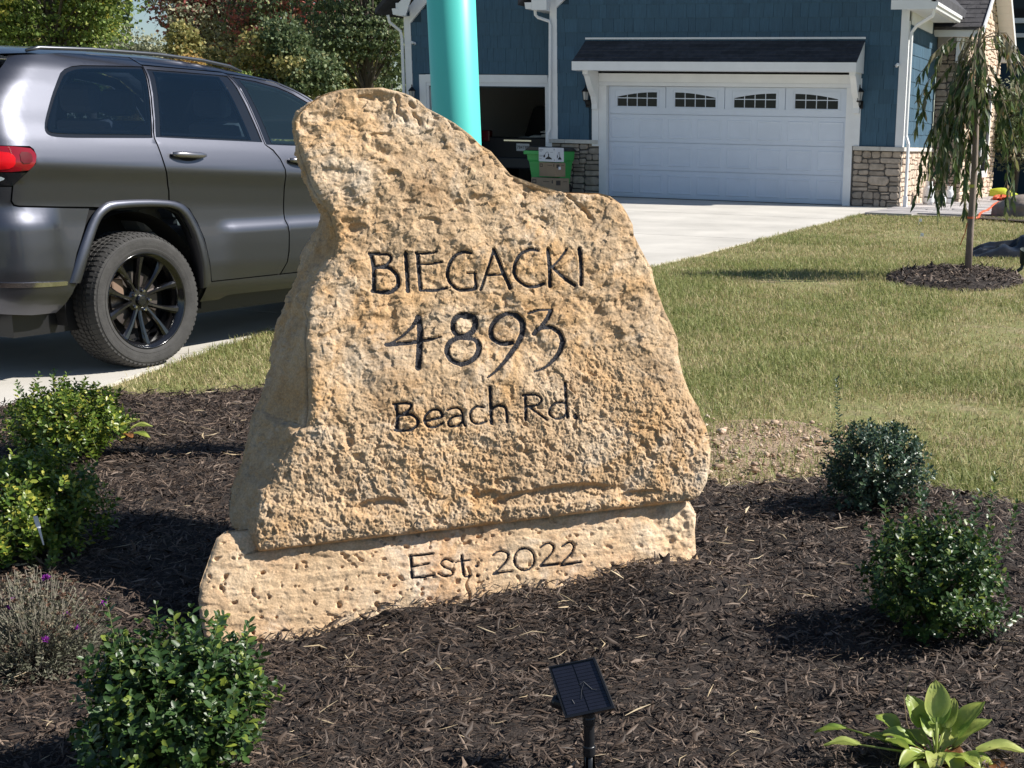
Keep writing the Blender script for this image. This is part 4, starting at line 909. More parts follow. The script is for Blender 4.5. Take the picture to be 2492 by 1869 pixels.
# sills on the stone, corner boards, door trim
for a, b in ((XL-.03, -11.72), (-11.714, -11.0)): HB().box(a, YF-.055, 1.022, b, YF+.02, 1.095).done('stone_sill', M_lime, bevel=.004)
for a, b in ((-5.845, -5.33), (-5.322, XR+.05)): HB().box(a, YF-.055, 1.022, b, YF+.02, 1.095).done('stone_sill', M_lime, bevel=.004)
for a, b in ((YF+.022, 26.2), (26.21, 27.8)): HB().box(XR-.012, a, 1.022, XR+.055, b, 1.095).done('stone_sill', M_lime, bevel=.004)
HB().box(XL, YF-.022, 1.097, -11.88, YF+.011, 3.9).done('corner_board', M_white)
HB().box(-5.06, YF-.022, 1.097, XR+.022, YF+.011, 3.6).done('corner_board', M_white)
HB().box(XR-.010, YF+.013, 1.097, XR+.021, YF+.13, 3.3).done('corner_board', M_white)
HB().box(-15.66, 25.278, -.02, -15.505, 25.311, 3.5).done('corner_board', M_white)
# rake boards and boxed eaves
def rakeb(x0, z0, x1, z1, h, Y, t=.05): return HB().prism([(x0, z0), (x1, z1), (x1, z1+h), (x0, z0+h)], Y-t, Y+.009)
rakeb(-11.885, 3.565, -8.48, 6.5, .28, YF).done('rake_board', M_white)
rakeb(-8.47, 6.5, XR-.13, 3.60, .28, YF).done('rake_board', M_white)
HB().prism([(-12.55, 3.75), (-8.48, 7.25), (-4.40, 3.75), (-4.40, 3.60), (-8.48, 7.10), (-12.55, 3.60)][::-1], YF-.35, 31).done('roof', M_roof)
def ez(x, y, Y): q = onY(x, y, Y); return q[0], q[2]
xa, za = ez(1293.5, 24.3, YF-.32); xb, _ = ez(1330, 24, YF-.32)
HB().prism([(xa, za), (xb, za), (xb, za+.30), (xa+.10, za+.30), (xa, za+.20)], YF-.32, YF-.30).done('eave_return', M_white)
HB().box(xa, YF-.299, za+.004, XL-.002, 25.25, za+.25).done('eave_box', M_vinyl)
HB().prism([(xa-.13, za+.02), (xa-.003, za+.02), (xa-.003, za+.14), (xa-.15, za+.14)], YF-.32, 25.2).done('gutter', M_white)
HB().box(xa+.02, YF-.298, za+.22, -11.9, YF-.24, za+.24).done('rake_soffit', M_vinyl)
# left wing eave
xa, za = ez(969.5, 38, 24.98); xb, _ = ez(986, 24, 24.98)
HB().prism([(xa, za), (xb, za), (xb+.2, za+.45), (xa+.12, za+.34), (xa, za+.24)], 24.98, 25.0).done('eave_return', M_white)
HB().box(xa, 25.001, za+.004, -15.665, 30, za+.25).done('eave_box', M_vinyl)
HB().prism([(xa-.13, za+.02), (xa-.003, za+.02), (xa-.003, za+.14), (xa-.15, za+.14)], 24.98, 30).done('gutter', M_white)
rakeb(-15.50, 3.36, -13.2, 5.66, .34, 25.3, .04).done('rake_board', M_white)
HB().prism([(-16.15, 3.62), (-13.2, 6.45), (-12.0, 5.4), (-12.0, 5.3), (-13.2, 6.35), (-16.15, 3.52)][::-1], 24.98, 31).done('roof', M_roof)
def downspout(pts, nm='downspout', r_=.032, mt=M_white):
    return HB().tube(pts, r_, 6).done(nm, mt)
downspout([(-15.87, 25.02, 3.5), (-15.86, 25.06, 3.36), (-15.72, 25.24, 3.20), (-15.70, 25.25, 3.05), (-15.70, 25.25, .05)])
q = [ez(*p, YF-.08) for p in [(1309, 27), (1310, 38), (1316, 44), (1337, 52), (1339, 62), (1338, 315), (1332, 330), (1333, 348)]]
downspout([(x_, YF-.08 if i > 2 else YF-.2, z_) for i, (x_, z_) in enumerate(q)])
# right eave: soffit, gutter, frieze
HB().box(XR+.001, YF-.3, 3.47, -4.50, 27.1, 3.49).done('soffit', M_vinyl)
HB().box(XR+.0015, YF+.2, 3.26, XR+.03, 27.05, 3.468).done('frieze_board', M_white)
HB().box(-4.50, YF-.3, 3.46, -4.485, 27.1, 3.62).done('fascia', M_white)
HB().box(-5.2, YF-.318, 3.462, -4.485, YF-.302, 3.62).done('eave_return', M_white)
HB().prism([(-4.483, 3.47), (-4.40, 3.47), (-4.385, 3.52), (-4.36, 3.53), (-4.36, 3.585), (-4.375, 3.59), (-4.483, 3.59)], YF-.32, 27.12).done('gutter', M_white)
dsx = XR+.07
downspout([(-4.43, YF-.25, 3.47), (-4.46, YF-.22, 3.36), (dsx+.1, YF-.02, 3.22), (dsx, YF+.02, 3.10), (dsx, YF+.02, 1.30), (dsx+.055, YF-.0, 1.15), (dsx+.055, YF-.0, .03)])
HB().box(dsx+.02, YF-.04, -.02, dsx+.09, YF+.04, .22).done('downspout_boot', M_white)

# garage door trim, door, panels and windows
D0, D1, DZ = -10.83, -6.01, 2.13; DY = YF+.10
HB().box(-11.13, YF-.03, .98, -10.99, YF+.01, 2.30).done('door_trim', M_white)
HB().box(-10.988, YF-.012, -.02, D0-.0, YF+.16, 2.13).done('door_jamb', M_white)
HB().box(D1, YF-.012, -.02, -5.865, YF+.16, 2.13).done('door_jamb', M_white)
HB().box(-5.863, YF-.03, 1.098, -5.73, YF+.01, 2.30).done('door_trim', M_white)
HB().box(-10.988, YF-.012, 2.132, -5.865, YF+.16, 2.20).done('head_jamb', M_vinyl)
HB().box(-10.988, YF-.03, 2.202, -5.865, YF+.0, 2.36).done('head_trim', M_white)
HB().box(-10.988, YF-.002, 2.362, -5.865, YF+.01, 2.42).done('painted_shade_strip', M_dark)  # near-black strip painted in for the shade under the awning
gd = HB().box(D0+.002, DY+.03, -.01, D1-.002, DY+.05, DZ).done('garage_door', M_door)
HB().box(D0+.004, DY-.012, -.02, D1-.004, DY+.028, .012).obj('bottom_seal', mat('rubber', (.02, .02, .02), .8), gd)
secz = [.014, .545, 1.075, 1.605, 2.128]
for si in range(4):
    z0, z1 = secz[si]+.004, secz[si+1]-.004
    if si < 3: HB().box(D0+.006, DY+.006, z0, D1-.006, DY+.029, z1).obj('door_section', M_door, gd, bevel=.002)
    pw = (D1-D0)/8
    if si < 3:
        for k in range(8):
            a, b = D0+pw*k+.055, D0+pw*(k+1)-.055; c, d = z0+.075, z1-.075
            v = []
            for ins_, dep in ((0, 0.0), (.014, -.009), (.030, -.009), (.045, .004-.009+.009)): v += [(a+ins_, DY+.0055-dep*0+(-dep)*-1+.0, c+ins_) if False else (a+ins_, DY+.0055+(.0 if dep == 0 else (-.007 if dep < 0 else -.002)), c+ins_), (b-ins_, DY+.0055+(.0 if dep == 0 else (-.007 if dep < 0 else -.002)), c+ins_), (b-ins_, DY+.0055+(.0 if dep == 0 else (-.007 if dep < 0 else -.002)), d-ins_), (a+ins_, DY+.0055+(.0 if dep == 0 else (-.007 if dep < 0 else -.002)), d-ins_)]
            f = [(i+4*l, (i+1) % 4+4*l, (i+1) % 4+4*l+4, i+4*l+4) for l in range(3) for i in range(4)]+[(12, 13, 14, 15)]
            mesh('raised_panel', v, f, M_door, gd)
# top section with four arched windows: rails and stiles round real panes
z0, z1 = secz[3]+.004, secz[4]-.002
wn = 4; ww = (D1-D0)/wn
rails = HB(); rails.box(D0+.006, DY+.006, z0, D1-.006, DY+.029, z0+.12); rails.obj('door_section', M_door, gd)
for k in range(wn):
    a, b = D0+ww*k, D0+ww*(k+1); ga, gb = a+.185, b-.185; gz0, gz1 = z0+.145, z1-.105
    fl = (k % 2 == 1)
    def archz(u):      # quarter arch: low at the outer side, high at the inner
        t = (u-ga)/(gb-ga); t = 1-t if fl else t; return gz0+.175+(gz1-gz0-.175)*sin(pi/2*min(1, t*1.05))**.9
    n = 14; us = [ga+(gb-ga)*i/n for i in range(n+1)]
    fm = MB(); fm.box(a+.008, DY+.006, z0+.1205, ga, DY+.029, z1); fm.box(gb, DY+.006, z0+.1205, b-.008, DY+.029, z1); fm.box(ga+.0003, DY+.006, z0+.1205, gb-.0003, DY+.029, gz0)
    fm.prism([(u, archz(u)) for u in us]+[(gb, z1), (ga, z1)], DY+.006, DY+.029)
    fm.obj('window_frame', M_door, gd)
    lip = MB()
    for (c0, c1, e0, e1) in ((ga-.03, gb+.03, gz0-.030, gz0-.012), (ga-.03, gb+.03, gz1+.03, gz1+.045)): lip.box(c0, DY-.004, e0, c1, DY+.0055, e1)
    lip.box(ga-.045, DY-.004, gz0-.030, ga-.0305, DY+.0055, gz1+.045); lip.box(gb+.0305, DY-.004, gz0-.030, gb+.045, DY+.0055, gz1+.045)
    lip.obj('window_molding', M_door, gd)
    pwid = (gb-ga)/4; mz = gz0+.155
    for c in range(4):
        x0_, x1_ = ga+pwid*c+.007, ga+pwid*(c+1)-.007
        MB().box(x0_, DY+.02, gz0+.003, x1_, DY+.024, mz-.008).obj('pane', M_glassd, gd)
        u_ = [x0_+(x1_-x0_)*i/5 for i in range(6)]
        MB().prism([(x0_, mz+.008), (x1_, mz+.008)]+[(u, max(archz(u)-.002, mz+.012)) for u in u_[::-1]], DY+.02, DY+.024).obj('pane', M_glassd, gd)
    mu = MB()
    for c in range(1, 4): mu.box(ga+pwid*c-.007, DY+.010, gz0, ga+pwid*c+.007, DY+.026, archz(ga+pwid*c))
    mu.obj('muntin', M_door, gd); MB().box(ga, DY+.009, mz-.008, gb, DY+.0255, mz+.008).obj('muntin', M_door, gd)
# awning over the door
AY = YF-.62
axl, azb = ez(1393.5, 171, AY); axr, _ = ez(2083, 175, AY); _, azt = ez(1393, 149, AY)
wxl, wzt = ez(1424.7, 96, YF-.02); wxr, _ = ez(2107, 94, YF-.02)
aw = HB().add([(axl, AY-.012, azt), (axr, AY-.012, azt), (axr, YF-.021, wzt-.03), (axl, YF-.021, wzt-.03), (axl, AY-.012, azt-.02), (axr, AY-.012, azt-.02), (axr, YF-.021, wzt-.05), (axl, YF-.021, wzt-.05)], [(0, 1, 2, 3), (7, 6, 5, 4), (0, 4, 5, 1), (1, 5, 6, 2), (2, 6, 7, 3), (3, 7, 4, 0)]).done('awning_roof', M_roof)
r = random.Random(77)
for c in range(6):
    t0, t1 = c/6, (c+1)/6+.02; u = axl-r.uniform(0, .3)
    while u < axr:
        w_ = r.uniform(.55, 1.0); a, b = max(u, axl), min(u+w_-.004, axr); u += w_
        if b-a < .05: continue
        f = lambda t, o_: (AY-.012+(YF-.021-AY+.012)*t, azt+(wzt-.03-azt)*t+o_)
        (ya, z_a), (yb, z_b) = f(t0, .012), f(min(t1, 1), .004)
        mesh('roof_tab', [(a, ya, z_a), (b, ya, z_a), (b, yb, z_b), (a, yb, z_b), (a, ya, z_a-.011), (b, ya, z_a-.011), (b, yb, z_b-.003), (a, yb, z_b-.003)], [(0, 1, 2, 3), (0, 4, 5, 1), (1, 5, 6, 2), (3, 7, 4, 0), (2, 6, 7, 3)], M_roof, aw)
HB().box(axl-.005, AY-.03, azb, axr+.005, AY-.013, azt-.004).done('awning_fascia', M_white)
HB().box(axl, AY-.0125, azb+.02, axr, YF-.031, azb+.04).done('awning_soffit', M_vinyl)
for x_ in (axl-.004, axr-.014): HB().prism([(AY-.011, azb), (YF-.032, azb), (YF-.032, wzt-.054), (AY-.011, azt-.026)], x_, x_+.018, axis=0).done('awning_end', M_white)
HB().box(wxl, YF-.03, wzt-.0, wxr, YF-.013, wzt+.035).done('flashing', M_white)
for bx_ in (-11.105, -5.86):
    prof = [(YF-.031, azb+.018), (AY+.10, azb+.018), (AY+.10, azb-.06), (AY+.17, azb-.10), (AY+.24, azb-.20), (AY+.34, azb-.34), (AY+.46, azb-.46), (YF-.10, azb-.60), (YF-.10, azb-.70), (YF-.031, azb-.70)]
    HB().prism(prof[::-1], bx_, bx_+.115, axis=0).done('bracket', M_white, bevel=.004)
# left doorway trim
HB().box(-15.335, 25.27, -.02, -15.18, 25.311, 2.34).done('door_trim', M_white)
HB().box(-15.179, 25.27, 2.19, -12.37, 25.311, 2.345).done('head_trim', M_white)
HB().box(-15.179, 25.285, 2.12, -12.37, 25.44, 2.188).done('head_jamb', M_vinyl)
HB().box(-12.435, 25.285, -.02, -12.37, 25.44, 2.118).done('door_jamb', M_white)
HB().box(-15.179, 25.285, -.02, -15.12, 25.44, 2.118).done('door_jamb', M_white)
HB().box(-12.368, 25.275, -.02, -12.24, 25.311, 2.3).done('door_trim', M_white)

# the gabled entrance wing on the right
HB().box(XR, V2Y+.03, -.1, V2X-.03, V2Y+.2, 3.05).done('stone_backing', M_mort)
HB().box(V2X-.2, V2Y+.2, -.1, V2X-.03, 32.8, 3.3).done('stone_backing', M_mort)
HB().prism([(27.9, 3.3), (30.0, 4.75), (32.2, 3.3)], V2X-.2, V2X-.035, axis=0).done('gable_wall', M_mort)
HB().box(XR+.001, V2Y-.01, 3.052, V2X+.0, V2Y+.1, 3.30).done('siding_band', M_siding)
HB().box(XR-.12, 27.42, 3.235, -4.02, 27.46, 3.43).done('fascia', M_white)
HB().box(XR+.002, 27.461, 3.30, -4.02, V2Y+.1, 3.315).done('soffit', M_vinyl)
bk = onY(2336, 70, 27.5)[0]
HB().box(bk-.05, 27.50, 2.75, bk+.05, 27.86, 3.299).done('bracket', M_white)
def v2z(y): return 3.43+.66*(y-27.40) if y < 30 else 3.43+.66*(32.6-y)
HB().prism([(27.38, 3.42), (30.0, v2z(30)), (32.62, 3.42), (32.62, 3.36), (30.0, v2z(30)-.06), (27.38, 3.36)][::-1], -10, -3.98, axis=0).done('roof', M_roofg)
rf = HB()
for c in range(18):
    y0, y1 = 27.36+c*.15, 27.36+(c+1)*.15+.02; u = -10+R_.uniform(-.2, .1)
    while u < -4.03:
        w_ = R_.uniform(.18, .34); a, b = u, min(u+w_-.01, -4.0); u += w_; t_ = R_.choice([.008, .014])
        rf.add([(a, y0, v2z(y0)+t_), (b, y0, v2z(y0)+t_), (b, y1, v2z(y1)+.002), (a, y1, v2z(y1)+.002), (a, y0, v2z(y0)-.0), (b, y0, v2z(y0)-.0)], [(0, 1, 2, 3), (0, 4, 5, 1), (0, 3, 4), (1, 5, 2)])
o = rf.done('roof_shingles', M_roofg); o['kind'] = 'stuff'
HB().prism([(27.36, 3.30), (30.0, v2z(30)-.13), (30.0, v2z(30)+.03), (27.36, 3.44)][::-1], -3.98, -3.95, axis=0).done('rake_board', M_white)
HB().prism([(30.001, v2z(30)-.13), (32.66, 3.25), (32.66, 3.44), (30.001, v2z(30)+.03)][::-1], -3.98, -3.95, axis=0).done('rake_board', M_white)
for k in range(12):      # lapped soffit boards under the far slope
    y0 = 30.1+k*.2; ya, yb = y0, y0+.192; za, zb = v2z(ya)-.12, v2z(yb)-.12; HB().hexa([(V2X+.01, ya, za), (-3.985, ya, za), (-3.985, yb, zb), (V2X+.01, yb, zb), (V2X+.01, ya, za+.015), (-3.985, ya, za+.015), (-3.985, yb, zb+.015), (V2X+.01, yb, zb+.015)]).done('soffit_board', M_vinyl)
HB().box(V2X+.005, 32.35, 3.05, -3.985, 32.62, 3.36).done('eave_box', M_vinyl)
# window in the lit stone wall
wa, wb = onX(2366, 350, V2X)[1], onX(2399, 350, V2X)[1]; wz0, wz1 = .62, 2.35
HB().box(V2X-.02, wa, wz0, V2X+.03, wb, wz1).done('window_reveal', M_glassd)
wf = HB(); wf.box(V2X+.001, wa-.12, wz0-.14, V2X+.06, wb+.12, wz0); wf.box(V2X+.001, wa-.12, wz1, V2X+.06, wb+.12, wz1+.14); wf.box(V2X+.001, wa-.12, wz0+.001, V2X+.06, wa, wz1-.001); wf.box(V2X+.001, wb, wz0+.001, V2X+.06, wb+.12, wz1-.001); wf.box(V2X+.031, (wa+wb)/2-.04, wz0+.001, V2X+.055, (wa+wb)/2+.04, wz1-.001)
wf.done('window_frame', M_white)
# far navy wing
HB().box(-5, 36.0, -.1, 6, 36.2, 7).done('rear_wall', M_navy2)
for k in range(22): HB().box(-3.95, 35.965, .8+k*.2, 6, 35.999, .8+k*.2+.188).done('siding_board', mat('navy_board', (.028, .07, .11), .7, var=.1, scale=2))
q0, q1 = onY(2462, 44, 35.9), onY(2492, 0, 35.9)
HB().box(q0[0]-.02, 35.90, q0[2]-.12, q1[0]+1.2, 35.96, q0[2]).done('window_frame', M_white)
HB().box(q0[0]-.12, 35.90, q0[2]+.001, q0[0], 35.96, q0[2]+1.5).done('window_frame', M_white)
HB().box(q0[0]+.001, 35.93, q0[2]+.001, q1[0]+1.2, 35.955, q0[2]+1.5).done('window_pane', M_glassd)
q2 = onY(2470, 86, 35.9); HB().box(q2[0]-.05, 35.88, q2[2]-.05, 6, 35.96, q2[2]+.05).done('belt_board', M_white)

# wall lanterns
M_iron = mat('lantern_black', (.01, .01, .012), .4, metal=.4); M_lglass = mat('lantern_glass', (.35, .36, .36), .08, spec=.6)
def lantern(x, y, z, label, src=None):
    if src:
        c = link_copy(src)
        for ch in src.children:
            link_copy(ch, c)
        c.location = (x, y, z); c['label'] = label; return c
    t = thing('wall_lantern', label, 'lantern', (x, y, z), group='lanterns beside the garage doors')
    MB().box(-.05, -.02, -.14, .05, 0, .0).obj('wall_plate', M_iron, t, bevel=.006)
    MB().tube([(0, -.02, -.09), (0, -.09, -.11), (0, -.13, -.06), (0, -.13, -.02)], .01, 8).obj('arm', M_iron, t, smooth=True)
    MB().lathe([(.03, -.03), (.05, -.02), (.055, 0)], 6, (0, -.13, 0)).obj('base', M_iron, t)
    MB().lathe([(.045, .001), (.066, .15)], 6, (0, -.13, 0)).obj('glass', M_lglass, t)
    cg = MB()
    for k in range(6): a = pi/3*k; cg.tube([(.047*cos(a), -.13+.047*sin(a), 0), (.069*cos(a), -.13+.069*sin(a), .15)], .004, 4)
    cg.obj('cage', M_iron, t)
    MB().lathe([(.09, .15), (.088, .158), (.05, .20), (.018, .23), (.012, .25), (.016, .265), (.004, .285)], 6, (0, -.13, 0)).obj('roof_cap', M_iron, t)
    MB().lathe([(.012, .01), (.014, .06), (.008, .085)], 10, (0, -.13, 0)).obj('bulb', mat('frosted_bulb', (.8, .78, .7), .3), t, smooth=True)
    return t
q = onY(1425, 243, YF-.14); L1 = lantern(q[0], YF-.013, q[2], 'black wall lantern left of the closed garage door')
q = onY(2091, 245, YF-.14); lantern(q[0], YF-.013, q[2], 'black wall lantern right of the closed garage door', L1)
q = onY(1006, 240, 25.2); lantern(q[0], 25.287, q[2], 'black wall lantern left of the turquoise pole, by the open garage', L1)
def seccam(x, y, Y, label, flip):
    q = onY(x, y, Y-.06); t = thing('security_camera', label, 'camera', (q[0], Y, q[2]), group='security cameras on the house')
    MB().lathe([(.02, 0), (.03, .005), (.03, .08), (.027, .09)], 14).obj('housing', M_white, t, smooth=False).rotation_euler = (radians(75), 0, flip)
    MB().lathe([(.018, 0), (.018, .01)], 12, (0, 0, 0)).obj('lens', M_black, t).location = (0.02*(1 if flip < 0 else -1), -.085, -.02)
    MB().tube([(0, .04, 0), (0, -.01, 0)], .012, 8).obj('mount', M_white, t)
seccam(2180, 160, YF-.02, 'small white security camera on the blue wall near the right corner board', .5)
seccam(1007, 106, 25.27, 'small white security camera high on the left corner board', -.5)

# ------------------------------------------------------------------ bin and cartons by the open door
M_green = mat('bin_green', (.06, .40, .09), .45, var=.05, scale=4); M_card = mat('cardboard', (.30, .215, .135), .85, var=.08, scale=6); M_print = mat('dark_print', (.06, .045, .035), .8); M_bw = mat('printed_white', (.66, .66, .68), .5)
BY = 24.15; b0, b1_ = onY(1292, 365, BY), onY(1378, 365, BY); bcx = (b0[0]+b1_[0])/2; bw = b1_[0]-b0[0]; bh = b0[2]
bin_ = thing('wheelie_bin', 'green wheeled garbage bin with black lid behind the cartons', 'bin', (bcx, BY, .02))
v = []
for (z_, s_) in ((.06, .72), (bh-.30, .88), (bh-.24, .90), (bh-.20, .96), (bh-.03, 1.0)):
    for (a, b) in ((-1, -1), (1, -1), (1, 1), (-1, 1)): v.append((a*bw/2*s_, b*.30*s_+.1, z_))
MB().add(v, [(i+4*l, (i+1) % 4+4*l, (i+1) % 4+4*l+4, i+4*l+4) for l in range(4) for i in range(4)]+[(3, 2, 1, 0), (16, 17, 18, 19)]).obj('bin_body', M_green, bin_, bevel=.012)
MB().box(-bw/2-.03, -.26, bh-.10, bw/2+.03, -.235, bh-.03).obj('rim', M_green, bin_, bevel=.006)
MB().prism([(-bw/2-.02, bh-.028), (bw/2+.02, bh-.028), (bw/2-.04, bh+.03), (-bw/2+.08, bh+.055)], -.24, .45).obj('lid', M_black, bin_, bevel=.01)
for sx in (-1, 1):
    wv_ = MB().lathe([(.11, -.02), (.115, 0), (.11, .02)], 20).obj('wheel', M_black, bin_); wv_.rotation_euler = (0, pi/2, 0); wv_.location = (sx*bw*.36, .33, .11)
def carton(name, label, cat, cx, cy, z0, w_, d_, h_, rz, mt):
    t = thing(name, label, cat, (cx, cy, z0), rz, group=None); MB().box(-w_/2, -d_/2, 0, w_/2, d_/2, h_).obj('box_body', mt, t, bevel=.004); return t
def decal(t, name, mt, side, u0, u1, z0, z1, w_, d_, off=.0015):
    if side == 'f': return MB().box(u0, -d_/2-off, z0, u1, -d_/2-.0003, z1).obj(name, mt, t)
    return MB().box(w_/2+.0003, u0, z0, w_/2+off, u1, z1).obj(name, mt, t)
def corner_box(name, label, xl, xm, xr, yt, yb, cyv, mt, rz, z0=None):
    ql, qm, qr = onY(xl, yt, cyv), onY(xm, yt, cyv-.1), onY(xr, yt, cyv); zt = ql[2]; zb = onY(xm, yb, cyv-.05)[2] if z0 is None else z0
    f_w = (qm[0]-ql[0])/cos(rz)*1.0; s_w = (qr[0]-qm[0])/max(.2, sin(-rz)+.20)
    return carton(name, label, 'box', ql[0]+(qr[0]-ql[0])*.5, cyv, zb, f_w, s_w, zt-zb, rz, mt), f_w, s_w, zt-zb
rzb = radians(-24)
T3, w3, d3, h3 = corner_box('cardboard_carton', 'large brown carton at the bottom of the stack by the garage door', 1290, 1357, 1388, 431, 478, 23.75, M_card, rzb, z0=.025)
T2, w2, d2, h2_ = corner_box('cardboard_carton', 'brown carton in the middle of the stack, under the white box', 1310, 1355, 1378, 394.5, 430, 23.75, M_card, rzb)
T1, w1_, d1_, h1_ = corner_box('lamp_box', 'white printed box picturing a black gooseneck lamp, topmost of the stack', 1308, 1354.5, 1375, 358.5, 394, 23.75, M_bw, rzb)
for (t, w_, d_, h_) in ((T2, w2, d2, h2_), (T3, w3, d3, h3)):
    decal(t, 'printed_mark', M_print, 'f', -w_*.45, -w_*.28, h_*.68, h_*.90, w_, d_); decal(t, 'printed_mark', M_card, 'f', -w_*.42, -w_*.31, h_*.73, h_*.85, w_, d_, .0025)
    decal(t, 'printed_line', M_print, 'f', w_*.02, w_*.28, h_*.79, h_*.82, w_, d_); decal(t, 'arrow_mark', M_print, 'f', w_*.38, w_*.43, h_*.72, h_*.9, w_, d_)
    decal(t, 'printed_mark', M_print, 's', -d_*.4, -d_*.1, h_*.62, h_*.88, w_, d_); decal(t, 'printed_line', M_print, 's', d_*.08, d_*.36, h_*.8, h_*.83, w_, d_)
decal(T2, 'sticker', M_white, 's', -d2*.2, d2*.02, h2_*.52, h2_*.72, w2, d2, .003)
M_ink = mat('black_ink', (.015, .012, .012), .6); M_inkg = mat('grey_ink', (.30, .30, .34), .7)
def lampart(t, w_, d_, h_, side, u, k):
    y = -d_/2-.0012
    def P(a, b): return (u+a*k, y, b) if side == 'f' else (w_/2+.0012, u+a*k, b)
    def fl(nm, pts, mt=M_ink): mesh(nm, [P(a, b*h_) for a, b in pts], [tuple(range(len(pts)))], mt, t)
    fl('lamp_shade_print', [(-.085, .17), (.085, .17), (.075, .24), (.03, .34), (.012, .38), (.012, .55), (-.012, .55), (-.012, .38), (-.03, .34), (-.075, .24)])
    fl('lamp_plate_print', [(-.135, .33), (-.11, .28), (-.09, .33), (-.085, .42), (-.10, .5), (-.125, .47)])
    MB().tube([P(-.10, .42*h_), P(-.075, .60*h_), P(-.04, .70*h_), P(-.01, .66*h_), P(0, .52*h_)], .0035, 4).obj('lamp_arm_print', M_ink, t)
lampart(T1, w1_, d1_, h1_, 'f', w1_*.10, w1_/.42); lampart(T1, w1_, d1_, h1_, 's', 0, d1_/.42)
for (a, b, c, d) in ((-.46, -.22, .80, .86), (-.46, -.30, .72, .76), (-.46, -.22, .42, .46), (-.46, -.25, .34, .37), (-.46, -.32, .2, .24), (.20, .36, .66, .69), (.40, .46, .82, .92), (.42, .46, .08, .18)):
    decal(T1, 'print_block', M_inkg, 'f', w1_*a, w1_*b, h1_*c, h1_*d, w1_, d1_)
# dark vehicle parked inside the garage
car2 = thing('pickup_truck', 'black pickup truck parked nose-in inside the open garage', 'truck', (-13.72, 26.6, .03))
M_c2 = mat('black_car_paint', (.010, .010, .012), .5, spec=.3)
MB().prism([(-.95, .52), (.95, .52), (.93, 1.08), (-.93, 1.08)], .0, .09).obj('tailgate', M_c2, car2, bevel=.02)
for s_ in (-1, 1): MB().box(min(s_*.95, s_*.86), .092, .45, max(s_*.95, s_*.86), 1.9, 1.09).obj('bed_side', M_c2, car2, bevel=.03)
MB().box(-.85, .1, .60, .85, 1.9, .64).obj('bed_floor', M_black, car2)
MB().hexa([(-.95, 1.92, .45), (.95, 1.92, .45), (.95, 4.6, .45), (-.95, 4.6, .45), (-.93, 1.92, 1.10), (.93, 1.92, 1.10), (.93, 4.6, 1.02), (-.93, 4.6, 1.02)]).obj('body', M_c2, car2, bevel=.05)
MB().hexa([(-.88, 1.93, 1.101), (.88, 1.93, 1.101), (.88, 3.9, 1.101), (-.88, 3.9, 1.101), (-.68, 2.05, 1.80), (.68, 2.05, 1.80), (.68, 3.2, 1.80), (-.68, 3.2, 1.80)]).obj('cab', M_c2, car2, bevel=.06)
MB().box(-.95, -.07, .42, .95, .06, .66).obj('bumper', mat('dark_bumper', (.02, .02, .022), .5), car2, bevel=.03)
lp = MB().box(-.155, -.018, .80, .155, -.008, .955).obj('license_plate', mat('plate_white', (.62, .62, .62), .5), car2)
lp.location.x = .10
def text_mesh(name, s, size, mt, parent, loc, rot, ext=.001, label=None, align='CENTER', font=None):
    cu = bpy.data.curves.new(name, 'FONT'); cu.body = s; cu.size = size; cu.extrude = ext; cu.align_x = align; cu.align_y = 'CENTER'; cu.resolution_u = 3
    ob = bpy.data.objects.new(name, cu); COL.objects.link(ob); bpy.context.view_layer.update()
    me = bpy.data.meshes.new_from_object(ob.evaluated_get(bpy.context.evaluated_depsgraph_get())); COL.objects.unlink(ob); bpy.data.objects.remove(ob)
    me.materials.clear(); me.materials.append(mt); o = bpy.data.objects.new(name, me); COL.objects.link(o); o.parent = parent; o.location = loc; o.rotation_euler = rot; return o
text_mesh('plate_characters', '784T8F', .095, M_print, car2, (.10, -.021, .872), (pi/2, 0, 0))
MB().box(-.36, -.012, 1.0, .30, .0, 1.03).obj('chrome_strip', mat('chrome', (.6, .6, .62), .15, metal=1), car2)
for s_ in (-.75, .75):
    for y_ in (.9, 3.7):
        wv_ = MB().lathe([(.30, -.11), (.36, -.09), (.37, 0), (.36, .09), (.30, .11)], 24).obj('wheel', M_black, car2, smooth=True); wv_.rotation_euler = (0, pi/2, 0); wv_.location = (s_, y_, .37)
for s_ in (-1, 1): MB().box(min(s_*.70, s_*.90), -.03, .98, max(s_*.70, s_*.90), .12, 1.22).obj('tail_light', mat('dull_red', (.10, .008, .01), .2), car2, bevel=.02)
# folded papers/boards leaning on the shelf inside, and white things on the far wall
pp = thing('paper_pile', 'pale boards and papers piled in the truck bed inside the open garage', 'boards', (-13.35, 26.95, 1.09))
for (a, b, c, d, e_) in [(-.62, 0, 0, .50, .05), (-.30, .05, .03, .60, .06), (.0, .0, .07, .55, .03), (-.1, .2, .11, .62, .10)]:
    o = MB().box(a, b, c, a+d, b+.25, c+.02).obj('board', mat('pale_board', (.70, .68, .64), .8), pp); o.rotation_euler = (.12, e_*1.2-.08, e_)
